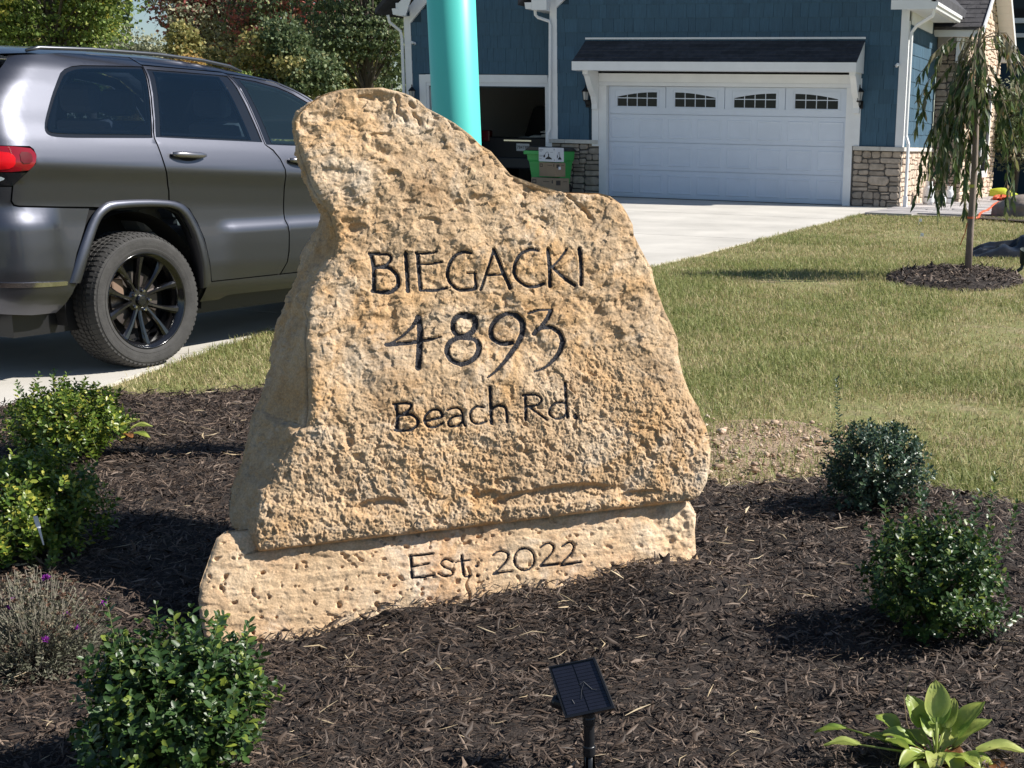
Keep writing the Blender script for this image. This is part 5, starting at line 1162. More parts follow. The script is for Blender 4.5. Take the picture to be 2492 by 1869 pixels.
# ------------------------------------------------------------------ grey SUV on the driveway
def paintmat(name, col, metal=.7, rough=.34):
    m = mat(name, col, rough, metal, coat=.55); nt = m.node_tree; b = nt.nodes['Principled BSDF']; L = nt.links
    tc = nt.nodes.new('ShaderNodeTexCoord'); v = nt.nodes.new('ShaderNodeTexNoise'); v.inputs['Scale'].default_value = 900; v.inputs['Detail'].default_value = 1
    L.new(tc.outputs['Object'], v.inputs[0]); bm = nt.nodes.new('ShaderNodeBump'); bm.inputs['Strength'].default_value = .12; bm.inputs['Distance'].default_value = .0006; L.new(v.outputs[0], bm.inputs['Height']); L.new(bm.outputs[0], b.inputs['Normal']); return m
M_paint = paintmat('granite_metallic_paint', (.100, .104, .126), .97, .40)
M_trimg = mat('gloss_black_trim', (.008, .009, .011), .12, spec=.6, coat=.4)
def glassmat(name, tintc, base, k=1.0):
    m = bpy.data.materials.new(name); m.use_nodes = True; nt = m.node_tree; L = nt.links; N = nt.nodes.new; nt.nodes.remove(nt.nodes['Principled BSDF'])
    tr = N('ShaderNodeBsdfTransparent'); tr.inputs[0].default_value = (*tintc, 1); gl = N('ShaderNodeBsdfGlossy'); gl.inputs['Roughness'].default_value = .02; gl.inputs[0].default_value = (.9*k, .95*k, k, 1)
    df = N('ShaderNodeBsdfDiffuse'); df.inputs[0].default_value = (*base, 1); m0 = N('ShaderNodeMixShader'); m0.inputs[0].default_value = .22; L.new(tr.outputs[0], m0.inputs[1]); L.new(df.outputs[0], m0.inputs[2])
    fr = N('ShaderNodeFresnel'); fr.inputs[0].default_value = 1.45; mx = N('ShaderNodeMixShader'); L.new(fr.outputs[0], mx.inputs[0]); L.new(m0.outputs[0], mx.inputs[1]); L.new(gl.outputs[0], mx.inputs[2]); L.new(mx.outputs[0], nt.nodes['Material Output'].inputs[0]); return m
M_tint = glassmat('tinted_glass', (.34, .42, .52), (.010, .028, .055), .8)
M_tint2 = glassmat('clear_side_glass', (.55, .72, .74), (.03, .06, .08), .9)
M_tire = mat('tire_rubber', (.045, .043, .042), .8, var=.2, scale=20, bump=.2, bscale=90)
M_rim = mat('black_alloy', (.010, .010, .012), .16, metal=.3, coat=.8)
M_chrome = mat('chrome', (.75, .75, .78), .12, metal=1)
CARG = -.25; CH = radians(6); cF = np.array([sin(CH), cos(CH), 0]); cR = np.array([cos(CH), -sin(CH), 0])
hub = hit(358, 735, (0, 0, CARG+.385), (0, 0, 1)); cpos = hub-cR*.94; cpos[2] = CARG+.003
car = thing('parked_suv', 'dark grey SUV with black alloy wheels parked on the driveway behind the boulder', 'SUV', tuple(cpos), pi/2-CH)
_zt = np.arange(-.95, .75, .004)
_w = np.interp(_zt, [-.95, -.85, -.75, -.68, -.55, -.42, -.30, -.20, -.08, 0, .02, .08, .14, .20, .28, .42, .52, .585, .63], [.70, .80, .88, .917, .935, .934, .928, .930, .948, .972, .970, .955, .936, .908, .880, .820, .765, .705, .60])
_k = np.exp(-(np.arange(-8, 9)/1.7)**2); _k /= _k.sum(); _w = np.convolve(np.pad(_w, 8, 'edge'), _k, 'valid')
ss = lambda a, b, x: (lambda t: t*t*(3-2*t))(np.clip((x-a)/(b-a), 0, 1))
UE = lambda z: np.interp(z, [.2, .5, .93, 1.3, 1.42, 1.5, 1.56, 1.6, 1.66, 1.72, 1.8], [-.67, -.69, -.69, -.69, -.67, -.63, -.575, -.53, -.46, -.38, -.26])
CRN = .26
def SW(x, z):
    zc = 1.157-.038*(x+.65)*(x < 1.3)-.038*1.95*(x >= 1.3); w0 = np.interp(z-zc, _zt, _w)
    g1 = np.interp(z, [.46, .5, .70, .752, .765, .81, .82], [0, .15, .8, 1, .95, .05, 0])*.024*ss(.57, .72, x)
    g2 = np.interp(z, [.38, .60, .84, .855, .93, .945], [.5, .9, 1, .95, .06, 0])*.034*ss(-.48, -.64, x)
    tap = -.10*ss(2.4, 3.85, x)
    return w0+g1+g2+tap
def S(u, z, off=0.0):
    u = np.asarray(u, float); z = np.asarray(z, float); ue = UE(z); w0 = SW(np.maximum(u, ue), z)+off
    th = np.clip((ue-u)/CRN, 0, pi/2); ex = np.clip(ue-u-CRN*pi/2, 0, None)
    x = np.where(u >= ue, u, ue-(CRN+off)*np.sin(th)-.02*np.clip(ex, 0, .6)); y = np.where(u >= ue, w0, w0-(CRN+off)*(1-np.cos(th))-ex)
    return np.stack([x, -y, z], -1)
def smooth_poly(p, it=2, closed=True, sharp=()):
    p = [np.array(q, float) for q in p]
    for _ in range(it):
        o = []
        n = len(p)
        for i in range(n if closed else n-1):
            a, b = p[i], p[(i+1) % n]; o += [a*.78+b*.22, a*.22+b*.78]
        if not closed: o = [p[0]]+o+[p[-1]]
        p = o
    return [tuple(q) for q in p]
def panel(name, poly, mt, parent, holes=(), off=0.0, sp=.035, flange=.006, surf=None, smooth=True):
    surf = surf or S
    allv = []; edges = []; loops = []
    for lp in [poly]+list(holes):
        P = [Vector(q) for q in lp]; L = []
        for i in range(len(P)):
            a, b = P[i], P[(i+1) % len(P)]; k = max(1, int((b-a).length/sp))
            L += [a.lerp(b, t/k) for t in range(k)]
        s0 = len(allv); n = len(L); allv += L; edges += [(s0+i, s0+(i+1) % n) for i in range(n)]; loops.append((s0, n))
    A = np.array([tuple(p) for p in allv]); n0 = loops[0][1]
    ex, ey = np.meshgrid(np.arange(A[:, 0].min(), A[:, 0].max(), sp)+.007, np.arange(A[:, 1].min(), A[:, 1].max(), sp*.7)+.005)
    ex, ey = ex.ravel(), ey.ravel(); k = inpoly(ex, ey, A[:n0])
    for (s0, n) in loops[1:]: k &= ~inpoly(ex, ey, A[s0:s0+n])
    inner = [Vector(p) for p in np.stack([ex, ey], -1)[k]]
    r = delaunay_2d_cdt(allv+inner, edges, [], 0, 1e-5)
    V = np.array([tuple(p) for p in r[0]]); T = np.array([t[:3] for t in r[2]]); c = V[T].mean(1); kk = inpoly(c[:, 0], c[:, 1], A[:n0])
    for (s0, n) in loops[1:]: kk &= ~inpoly(c[:, 0], c[:, 1], A[s0:s0+n])
    T = T[kk]; V3 = surf(V[:, 0], V[:, 1], off); nv = len(V3)
    area = (V[T[:, 1]]-V[T[:, 0]]); area2 = (V[T[:, 2]]-V[T[:, 0]]); sgn = area[:, 0]*area2[:, 1]-area[:, 1]*area2[:, 0]; T[sgn < 0] = T[sgn < 0][:, ::-1]
    F = [tuple(t) for t in T]; vv = [V3]
    for (s0, n) in loops:
        top_ = surf(A[s0:s0+n, 0], A[s0:s0+n, 1], off); bot_ = surf(A[s0:s0+n, 0], A[s0:s0+n, 1], off-flange); b = nv; vv += [top_, bot_]; nv += 2*n
        F += [(b+i, b+n+i, b+n+(i+1) % n, b+(i+1) % n) for i in range(n)]
    o = mesh(name, np.concatenate(vv), F, mt, parent)
    sm = np.array([len(f) == 3 for f in F]); o.data.polygons.foreach_set('use_smooth', sm & smooth); return o
ARC_O = [(-.499, .532), (-.43, .69), (-.352, .823), (-.300, .895), (-.25, .935), (-.196, .957), (-.05, .962), (.10, .960), (.243, .950), (.32, .930), (.376, .893), (.43, .81), (.468, .715), (.495, .58), (.512, .455)]
ARC_I = [(-.433, .526), (-.365, .69), (-.293, .82), (-.255, .872), (-.215, .900), (-.17, .915), (-.04, .919), (.10, .917), (.22, .910), (.29, .888), (.335, .845), (.385, .76), (.412, .66), (.432, .55), (.444, .420)]
qp = [(.312, 1.750), (.0, 1.747), (-.2, 1.738), (-.36, 1.722), (-.545, 1.705), (-.66, 1.62), (-.77, 1.53), (-.85, 1.40), (-.86, 1.252), (-.67, 1.250), (-.652, 1.235), (-.645, 1.205), (-.662, 1.160), (-.705, 1.119), (-.774, 1.052), (-.781, .975), (-.770, .957), (-.75, .951), (-.50, .938), (-.30, .93), (-.24, .925), (-.17, .938), (.10, .938), (.219, .935), (.216, 1.0), (.198, 1.07), (.175, 1.146), (.161, 1.30), (.30, 1.66), (.318, 1.705)]
qg = smooth_poly([(-.245, 1.657), (.1, 1.676), (.288, 1.6835), (.300, 1.684), (.297, 1.675), (.228, 1.50), (.157, 1.328), (.152, 1.316), (.135, 1.3162), (-.1, 1.316), (-.49, 1.314), (-.528, 1.330), (-.495, 1.391), (-.378, 1.535)], 2)
qf = smooth_poly([(-.26, 1.674), (.1, 1.692), (.300, 1.699), (.312, 1.700), (.309, 1.690), (.234, 1.50), (.160, 1.312), (.156, 1.300), (.13, 1.298), (-.1, 1.296), (-.50, 1.292), (-.555, 1.315), (-.515, 1.395), (-.395, 1.545)], 2)
panel('quarter_panel', qp, M_paint, car, holes=[qf])
panel('window_seal', qf, M_trimg, car, off=-.006, holes=[smooth_poly([(-.232, 1.645), (.285, 1.672), (.148, 1.328), (-.482, 1.326), (-.512, 1.337), (-.480, 1.391), (-.368, 1.528)], 1)])
panel('rear_side_window', qg, M_tint, car, off=-.0025, flange=.003)
dr = [(.326, 1.704), (.985, 1.700), (.999, 1.69), (1.035, 1.268), (1.085, 1.232), (1.125, 1.18), (1.146, 1.12), (1.150, .95), (1.152, .803), (1.165, .72), (1.160, .60), (1.145, .530), (1.095, .459), (.518, .459), (.500, .58), (.474, .715), (.43, .82), (.376, .898), (.30, .938), (.229, .952), (.226, 1.0), (.208, 1.07), (.185, 1.146), (.171, 1.300), (.31, 1.66)]
dh = [(.331, 1.686), (.979, 1.683), (1.023, 1.284), (.180, 1.304)]
panel('rear_door', dr, M_paint, car, holes=[dh]); rd = car.children[-1]
panel('window_seal', dh, M_trimg, car, off=-.005, holes=[[(.385, 1.664), (.880, 1.662), (.922, 1.306), (.240, 1.322)]])
panel('rear_door_window', [(.368, 1.674), (.893, 1.672), (.936, 1.296), (.222, 1.314)], M_tint, car, off=-.0025, flange=.003)
df = [(1.006, 1.692), (1.2, 1.680), (1.377, 1.655), (1.50, 1.610), (1.60, 1.560), (1.72, 1.48), (1.84, 1.385), (1.97, 1.27), (2.03, 1.2), (2.06, .9), (2.05, .55), (1.98, .459), (1.107, .459), (1.155, .530), (1.171, .60), (1.175, .72), (1.162, .803), (1.160, .95), (1.156, 1.12), (1.135, 1.185), (1.095, 1.24), (1.043, 1.272)]
fh = [(1.012, 1.677), (1.2, 1.662), (1.37, 1.634), (1.48, 1.594), (1.58, 1.545), (1.72, 1.445), (1.82, 1.35), (1.90, 1.252), (1.050, 1.270)]
panel('front_door', df, M_paint, car, holes=[fh])
panel('window_seal', fh, M_trimg, car, off=-.005, holes=[[(1.076, 1.650), (1.2, 1.638), (1.35, 1.612), (1.46, 1.576), (1.55, 1.53), (1.69, 1.43), (1.84, 1.272), (1.118, 1.286)]])
panel('front_door_window', [(1.062, 1.660), (1.2, 1.647), (1.35, 1.622), (1.47, 1.584), (1.56, 1.54), (1.70, 1.44), (1.86, 1.262), (1.105, 1.276)], M_tint2, car, off=-.0025, flange=.003)
panel('roof_side', [(.322, 1.753), (.7, 1.748), (1.01, 1.727), (1.2, 1.704), (1.377, 1.675), (1.5, 1.63), (1.611, 1.577), (1.75, 1.49), (1.87, 1.40), (2.05, 1.27), (1.985, 1.265), (1.85, 1.393), (1.73, 1.488), (1.605, 1.567), (1.5, 1.617), (1.38, 1.663), (1.2, 1.688), (1.006, 1.700), (.985, 1.708), (.328, 1.712)], M_paint, car)
panel('front_fender', [(2.06, 1.25), (2.6, 1.09), (3.2, 1.0), (3.6, .92), (3.74, .8), (3.76, .5), (3.6, .36), (3.44, .36), (3.40, .62), (3.25, .83), (3.05, .92), (2.78, .92), (2.58, .83), (2.44, .62), (2.40, .46), (2.07, .459), (2.07, .9)], M_paint, car)
panel('rocker_panel', [(.480, .453), (2.38, .452), (2.38, .355), (1.186, .354), (.72, .358), (.668, .355), (.615, .332), (.467, .333)], M_paint, car, off=.006)
panel('rear_bumper', [(-1.25, 1.045), (-.784, 1.045), (-.791, .972), (-.778, .948), (-.752, .942), (-.5, .929), (-.33, .921), (-.37, .82), (-.44, .69), (-.50, .532), (-.455, .52), (-.50, .43), (-.546, .372), (-.70, .375), (-.919, .40), (-1.25, .40)], M_paint, car, off=.004)
panel('chrome_strip', [(-1.25, .577), (-.53, .545), (-.515, .541), (-.515, .522), (-.53, .521), (-1.25, .551)], M_chrome, car, off=.010, flange=.006)
M_red = mat('red_lens', (.22, .004, .010), .08, coat=.5, spec=.5); M_red2 = mat('bright_red_lens', (.62, .006, .012), .25, spec=.3); M_clear = mat('clear_lens', (.45, .52, .55), .1, coat=1)
tl = panel('tail_light', smooth_poly([(-1.06, 1.25), (-.68, 1.247), (-.645, 1.21), (-.668, 1.158), (-.712, 1.120), (-1.06, 1.122)], 1), M_red, car, off=.004)
panel('lens', smooth_poly([(-1.0, 1.225), (-.80, 1.222), (-.765, 1.20), (-.775, 1.15), (-.81, 1.13), (-1.0, 1.132)], 1), M_red2, tl, off=.0065, flange=.003)
panel('lens', smooth_poly([(-.74, 1.222), (-.69, 1.22), (-.675, 1.205), (-.685, 1.165), (-.745, 1.162)], 1), mat('mid_red_lens', (.10, .002, .006), .3, spec=.3), tl, off=.0065, flange=.003)
panel('lamp_lower', [(-1.06, 1.118), (-.714, 1.116), (-.776, 1.052), (-1.06, 1.052)], M_trimg, car, off=.003)
panel('reverse_light', smooth_poly([(-1.0, 1.10), (-.84, 1.098), (-.81, 1.085), (-.86, 1.064), (-1.0, 1.062)], 1), M_clear, car, off=.0055, flange=.003)
# flare over the rear wheel
def flare(sgn=1):
    o_, i_ = smooth_poly(ARC_O, 1, False), smooth_poly(ARC_I, 1, False); n = min(len(o_), len(i_)); v = []
    for k in range(n):
        (a, b), (c, d) = o_[k], i_[k]
        for t, q in ((0, .0), (.12, .010), (.4, .017), (.75, .020), (.95, .016), (1.0, .006)):
            p = S(a*(1-t)+c*t, b*(1-t)+d*t, q); v.append((p[0], p[1]*sgn, p[2]))
        p = S(c, d, -.07); v.append((p[0], p[1]*sgn, p[2]))
    m = 7; f = [(i*m+j, i*m+j+1, (i+1)*m+j+1, (i+1)*m+j) for i in range(n-1) for j in range(m-1)]
    return mesh('wheel_arch_flare', v, f, M_paint, car, smooth=True)
flare()
# dark inner shell, underbody, wheel housings
shell = [(-1.2, .42), (-1.2, 1.2), (-.86, 1.3), (-.84, 1.5), (-.6, 1.66), (-.3, 1.70), (.3, 1.735), (1.0, 1.71), (1.37, 1.66), (1.6, 1.56), (1.9, 1.36), (2.2, 1.18), (3.3, .95), (3.7, .8), (3.7, .38), (3.44, .38), (3.40, .62), (3.25, .85), (2.58, .85), (2.44, .62), (2.40, .38), (.46, .35), (.44, .55), (.42, .66), (.38, .76), (.30, .87), (.2, .905), (-.17, .905), (-.25, .86), (-.36, .68), (-.43, .52), (-.50, .42)]
SHH = [[(-.222, 1.635), (.275, 1.662), (.145, 1.338), (-.475, 1.336), (-.36, 1.52)], [(.395, 1.655), (.870, 1.652), (.915, 1.316), (.255, 1.332)], [(1.086, 1.640), (1.35, 1.602), (1.54, 1.52), (1.68, 1.42), (1.82, 1.282), (1.128, 1.296)]]
panel('inner_shell', shell, M_dark, car, holes=SHH, off=-.018, sp=.06, flange=.01)
M_seat = mat('seat_cloth', (.22, .22, .23), .8)
def seat(x_, y_, w_, nm='seat'):
    sb_ = MB(); sb_.hexa([(x_-.08, y_-w_, .75), (x_+.12, y_-w_, .72), (x_+.12, y_+w_, .72), (x_-.08, y_+w_, .75), (x_-.26, y_-w_*.9, 1.40), (x_-.15, y_-w_*.9, 1.40), (x_-.15, y_+w_*.9, 1.40), (x_-.26, y_+w_*.9, 1.40)])
    o = sb_.obj('backrest', M_seat, car, bevel=.05); MB().box(x_-.29, y_-.13, 1.43, x_-.18, y_+.13, 1.60).obj('headrest', M_seat, car, bevel=.04)
    MB().box(x_-.05, y_-w_, .60, x_+.45, y_+w_, .76).obj('seat_cushion', M_seat, car, bevel=.04)
for x_ in (.35, 1.35):
    for y_ in (-.42, .42): seat(x_, y_, .26)
MB().box(-.75, -.80, .62, .25, .80, .66).obj('cargo_floor', M_black, car); MB().box(1.95, -.75, .85, 2.1, .75, 1.14).obj('dashboard', M_black, car)
sw = MB().tube([(1.78+.06*sin(t)*.3, .42+.18*cos(t), 1.14+.18*sin(t)) for t in np.linspace(0, 2*pi, 25)], .014, 6).obj('steering_wheel', M_black, car, smooth=True)
ub = MB().box(-.75, -.78, .25, 3.5, .85, .42); ub.obj('underbody', M_black, car)
MB().tube([(-.95, -.35, .33), (-.55, -.35, .31), (-.35, -.30, .36)], .032, 10).obj('exhaust_pipe', mat('dull_steel', (.20, .17, .14), .5, metal=.6), car, smooth=True)
MB().box(-.90, -.62, .34, -.42, .62, .40).obj('bumper_underside', mat('dusty_plastic', (.12, .10, .08), .8), car, bevel=.02)
for cx_ in (0, 2.915):
    hp = [(cx_+.485*cos(t), .39+.50*sin(t)) for t in np.linspace(-.2, pi+.2, 25)]
    v = []; 
    for (a, b) in hp: v += [(a, -.86, b), (a, .86, b)]
    mesh('wheel_housing', v, [(2*i, 2*i+1, 2*i+3, 2*i+2) for i in range(24)], M_dark, car)
    mesh('wheel_housing', [(a, -.50, b) for a, b in hp], [tuple(range(25))], M_dark, car)
# far side, mirrored
def Sm(u, z, off=0.0): p = S(u, z, off); p[..., 1] *= -1; return p
left = [(-1.2, .40), (-1.2, 1.05), (-.86, 1.25), (-.85, 1.40), (-.77, 1.53), (-.545, 1.705), (-.36, 1.722), (0, 1.747), (.7, 1.748), (1.01, 1.727), (1.377, 1.675), (1.611, 1.577), (1.87, 1.40), (2.06, 1.25), (2.6, 1.09), (3.2, 1.0), (3.6, .92), (3.74, .8), (3.76, .5), (3.6, .36), (3.44, .36), (3.40, .62), (3.25, .83), (3.05, .92), (2.78, .92), (2.58, .83), (2.44, .62), (2.40, .36), (.46, .36), (.40, .72), (.25, .90), (-.17, .91), (-.36, .68), (-.45, .42)]
lh = [(-.45, 1.32), (-.25, 1.65), (.9, 1.68), (1.35, 1.63), (1.6, 1.52), (1.86, 1.28)]
panel('left_body_side', left, M_paint, car, holes=[lh], surf=Sm, sp=.06); panel('left_windows', lh, M_tint, car, surf=Sm, off=-.004, sp=.08); panel('left_pillar', [(.18, 1.31), (.30, 1.31), (.36, 1.69), (.26, 1.69)], M_trimg, car, surf=Sm, off=-.02, sp=.08); panel('left_pillar', [(.98, 1.27), (1.08, 1.27), (1.0, 1.69), (.93, 1.69)], M_trimg, car, surf=Sm, off=-.02, sp=.08)
# roof, windscreen, hood, front
rx = np.array([-.56, -.45, -.36, -.2, 0, .36, .7, 1.01, 1.2, 1.377, 1.5, 1.611]); rz = np.array([1.700, 1.713, 1.724, 1.740, 1.749, 1.753, 1.750, 1.729, 1.706, 1.677, 1.632, 1.579])
def sweep(name, xs, zs, mt, crown, inset=0.0, n=15):
    v = []
    for x_, z_ in zip(xs, zs):
        p = S(x_, z_); wy = -p[1]-inset
        for s_ in np.linspace(-1, 1, n): v.append((p[0] if x_ < UE(z_) else x_, s_*wy, z_+crown*(1-abs(s_)**2.6)))
    return mesh(name, v, [(i*n+j, (i+1)*n+j, (i+1)*n+j+1, i*n+j+1) for i in range(len(xs)-1) for j in range(n-1)], mt, car, smooth=True)
sweep('roof', rx, rz, M_paint, .045)
sweep('windshield', np.array([1.611, 1.75, 1.87, 2.06]), np.array([1.579, 1.49, 1.40, 1.25]), M_tint2, .05)
sweep('hood', np.array([2.06, 2.3, 2.6, 3.0, 3.3, 3.6, 3.74, 3.78]), np.array([1.25, 1.165, 1.09, 1.03, .975, .90, .80, .6]), M_paint, .03)
MB().box(3.60, -.70, .36, 3.80, .70, .80).obj('front_bumper', M_paint, car, bevel=.05)
# roof rails, spoiler, rear gate
for s_ in (-1, 1):
    MB().tube([(-.42, s_*.68, 1.738), (-.34, s_*.68, 1.758), (0, s_*.685, 1.772), (.45, s_*.685, 1.776), (.8, s_*.68, 1.764), (1.02, s_*.68, 1.742), (1.12, s_*.68, 1.715)], [.008, .011, .011, .011, .011, .011, .008], 10).obj('roof_rail', mat('rail_satin', (.12, .125, .14), .3, metal=.8), car, smooth=True)
v = []
for (x_, z_, w_) in ((-.40, 1.764, .70), (-.72, 1.735, .70), (-.78, 1.71, .69), (-.76, 1.66, .68), (-.50, 1.64, .66)):
    for s_ in np.linspace(-1, 1, 9): v.append((x_+.06*s_*s_, s_*w_, z_-.03*abs(s_)**3))
mesh('rear_spoiler', v, [(i*9+j, i*9+j+1, (i+1)*9+j+1, (i+1)*9+j) for i in range(4) for j in range(8)], M_paint, car, smooth=True)
def gate(name, zs, mt, off):
    v = []
    for z_ in zs:
        p = S(UE(z_)-.17, z_, off)
        for s_ in np.linspace(-1, 1, 13): q = S(UE(z_)-.17-(1-abs(s_))*.8, z_, off); v.append((q[0]-.01*(1-s_*s_), s_*abs(p[1]), z_))
    return mesh(name, v, [(i*13+j, (i+1)*13+j, (i+1)*13+j+1, i*13+j+1) for i in range(len(zs)-1) for j in range(12)], mt, car, smooth=True)
gate('rear_window', np.linspace(1.31, 1.67, 10), M_trimg, -.006); gate('tailgate', np.linspace(1.04, 1.31, 8), M_paint, -.004)
# door handles; a flat dark ellipse paints the shade in each cup
def handle(x0, x1, zc_):
    cup = [((x0+x1)/2+(x1-x0)*.32*cos(t), zc_-.012+.028*sin(t)) for t in np.linspace(0, 2*pi, 20, endpoint=False)]
    panel('handle_cup_shade', cup, M_dark, car, off=.0015, sp=.02, flange=.003)
    xs = np.linspace(x0, x1, 11); pts = [tuple(S(x_, zc_-.028*(x_-x0), .012+.026*sin(pi*(i+.6)/11.2))) for i, x_ in enumerate(xs)]
    h = MB().tube(pts, [.012, .017, .019, .019, .019, .019, .019, .019, .018, .016, .011], 10).obj('door_handle', M_paint, car, smooth=True); h.data.materials[0] = mat('handle_paint', (.22, .215, .235), .25, metal=.7, coat=1)
    h.scale = (1, 1, 1)
handle(.245, .492, 1.212); handle(1.195, 1.44, 1.178)
# wheels
def wheel(cx_, side, parent, full=True):
    w_ = bpy.data.objects.new('wheel', None); COL.objects.link(w_); w_.parent = parent; w_.location = (cx_+.02, -side*.80, .385); w_.rotation_euler = (0, 0, 0 if side > 0 else pi)
    N = 96; prof = [(.262, -.105), (.275, -.118), (.31, -.132), (.345, -.134), (.368, -.125), (.380, -.108), (.3845, -.082)]
    for g_ in (-.055, -.02, .02, .055): prof += [(.386, g_-.006), (.378, g_-.004), (.378, g_+.004), (.386, g_+.006)]
    prof += [(.3845, .082), (.380, .108), (.368, .125), (.357, .131), (.355, .134), (.345, .135), (.32, .134), (.302, .131), (.300, .133), (.290, .130), (.278, .124), (.268, .112)]
    v = []
    for (r_, y_) in prof:
        for k in range(N): v.append((r_*cos(2*pi*k/N), -y_, r_*sin(2*pi*k/N)))
    f = [(i*N+k, i*N+(k+1) % N, (i+1)*N+(k+1) % N, (i+1)*N+k) for i in range(len(prof)-1) for k in range(N)]
    t_ = mesh('tire', v, f, M_tire, w_, smooth=False)
    if not full:
        MB().lathe([(.26, -.1), (.26, .08)], 32).obj('rim', M_rim, w_).rotation_euler = (pi/2, 0, 0); return w_
    tb = MB(); nb = 74
    for k in range(nb):
        a0, a1 = 2*pi*k/nb, 2*pi*(k+.62)/nb
        for (y0, y1, r0, r1, sh) in ((.085, .128, .3875, .370, .0), (.060, .080, .3882, .3875, .01), (.026, .050, .3885, .3885, .02), (-.015, .014, .3885, .3885, .0), (-.052, -.027, .3885, .3885, .03), (-.084, -.062, .388, .388, .01), (-.128, -.09, .370, .3875, .02)):
            q = lambda r_, y_, a_: (r_*cos(a_+sh), -y_, r_*sin(a_+sh)); ra, rb_ = (r0, r1)
            tb.add([q(ra-.01, y0, a0), q(ra-.01, y0, a1), q(rb_-.01, y1, a1), q(rb_-.01, y1, a0), q(ra+.0015, y0, a0), q(ra+.0015, y0, a1), q(rb_+.0015, y1, a1), q(rb_+.0015, y1, a0)], [(4, 5, 6, 7), (0, 1, 5, 4), (1, 2, 6, 5), (2, 3, 7, 6), (3, 0, 4, 7)])
    o = tb.obj('tread_blocks', M_tire, w_); o['kind'] = 'stuff'
    # rim: barrel, lip, ten spokes in five pairs, hub, nuts
    prof = [(.255, -.10), (.235, -.06), (.235, .03), (.245, .085), (.252, .104), (.262, .112), (.270, .120), (.276, .128), (.272, .10)]
    v = []; N = 72
    for (r_, y_) in prof:
        for k in range(N): v.append((r_*cos(2*pi*k/N), -y_, r_*sin(2*pi*k/N)))
    mesh('rim', v, [(i*N+k, (i+1)*N+k, (i+1)*N+(k+1) % N, i*N+(k+1) % N) for i in range(len(prof)-1) for k in range(N)], M_rim, w_, smooth=True)
    for k in range(5):
        for s_ in (-1, 1):
            a_in = 2*pi*k/5+.62+s_*.20; a_out = 2*pi*k/5+.62+s_*.325
            v = []
            for t in np.linspace(0, 1, 7):
                a_ = a_in*(1-t)+a_out*t; r_ = .055+(.250-.055)*t; hw = .014+.012*t-.006*sin(pi*t); y_ = .062+.036*t**1.4+.004*sin(pi*t)
                e = np.array([cos(a_), 0, sin(a_)]); tt = np.array([-sin(a_), 0, cos(a_)]); c_ = e*r_
                for (o1, dy) in ((-1, -.032), (-1, -.006), (-.45, .004), (.45, .004), (1, -.006), (1, -.032)): p = c_+tt*hw*o1; v.append((p[0], -(y_+dy), p[2]))
            mesh('spoke', v, [(i*6+j, i*6+j+1, (i+1)*6+j+1, (i+1)*6+j) for i in range(6) for j in range(5)], M_rim, w_, smooth=False)
    def disc(nm, prof, mt, n=32): 
        o = MB().lathe(prof, n).obj(nm, mt, w_, smooth=False); o.rotation_euler = (pi/2, 0, 0); return o
    disc('hub', [(.078, .03), (.076, .055), (.062, .066), (.034, .068)], M_rim); disc('center_cap', [(.033, .068), (.032, .080), (.026, .084), (.01, .085)], M_trimg)
    disc('brake_disc', [(.165, .0), (.165, .018), (.09, .02)], mat('brake_steel', (.13, .11, .10), .45, metal=.7)); disc('back_plate', [(.232, -.03), (.232, -.025)], M_dark)
    cal = MB().box(-.17, -.045, .03, -.09, .0, .13).obj('brake_caliper', mat('rusty_caliper', (.20, .13, .09), .8), w_, bevel=.01)
    for k in range(5):
        a_ = 2*pi*k/5+.62; o = MB().lathe([(.010, 0), (.0105, .016), (.007, .022)], 12).obj('lug_nut', M_chrome, w_); o.rotation_euler = (pi/2, 0, 0); o.location = (.0572*cos(a_+.63), -.062, .0572*sin(a_+.63))
    return w_
wheel(0, 1, car); wheel(2.915, 1, car, False); wheel(0, -1, car, False); wheel(2.915, -1, car, False)
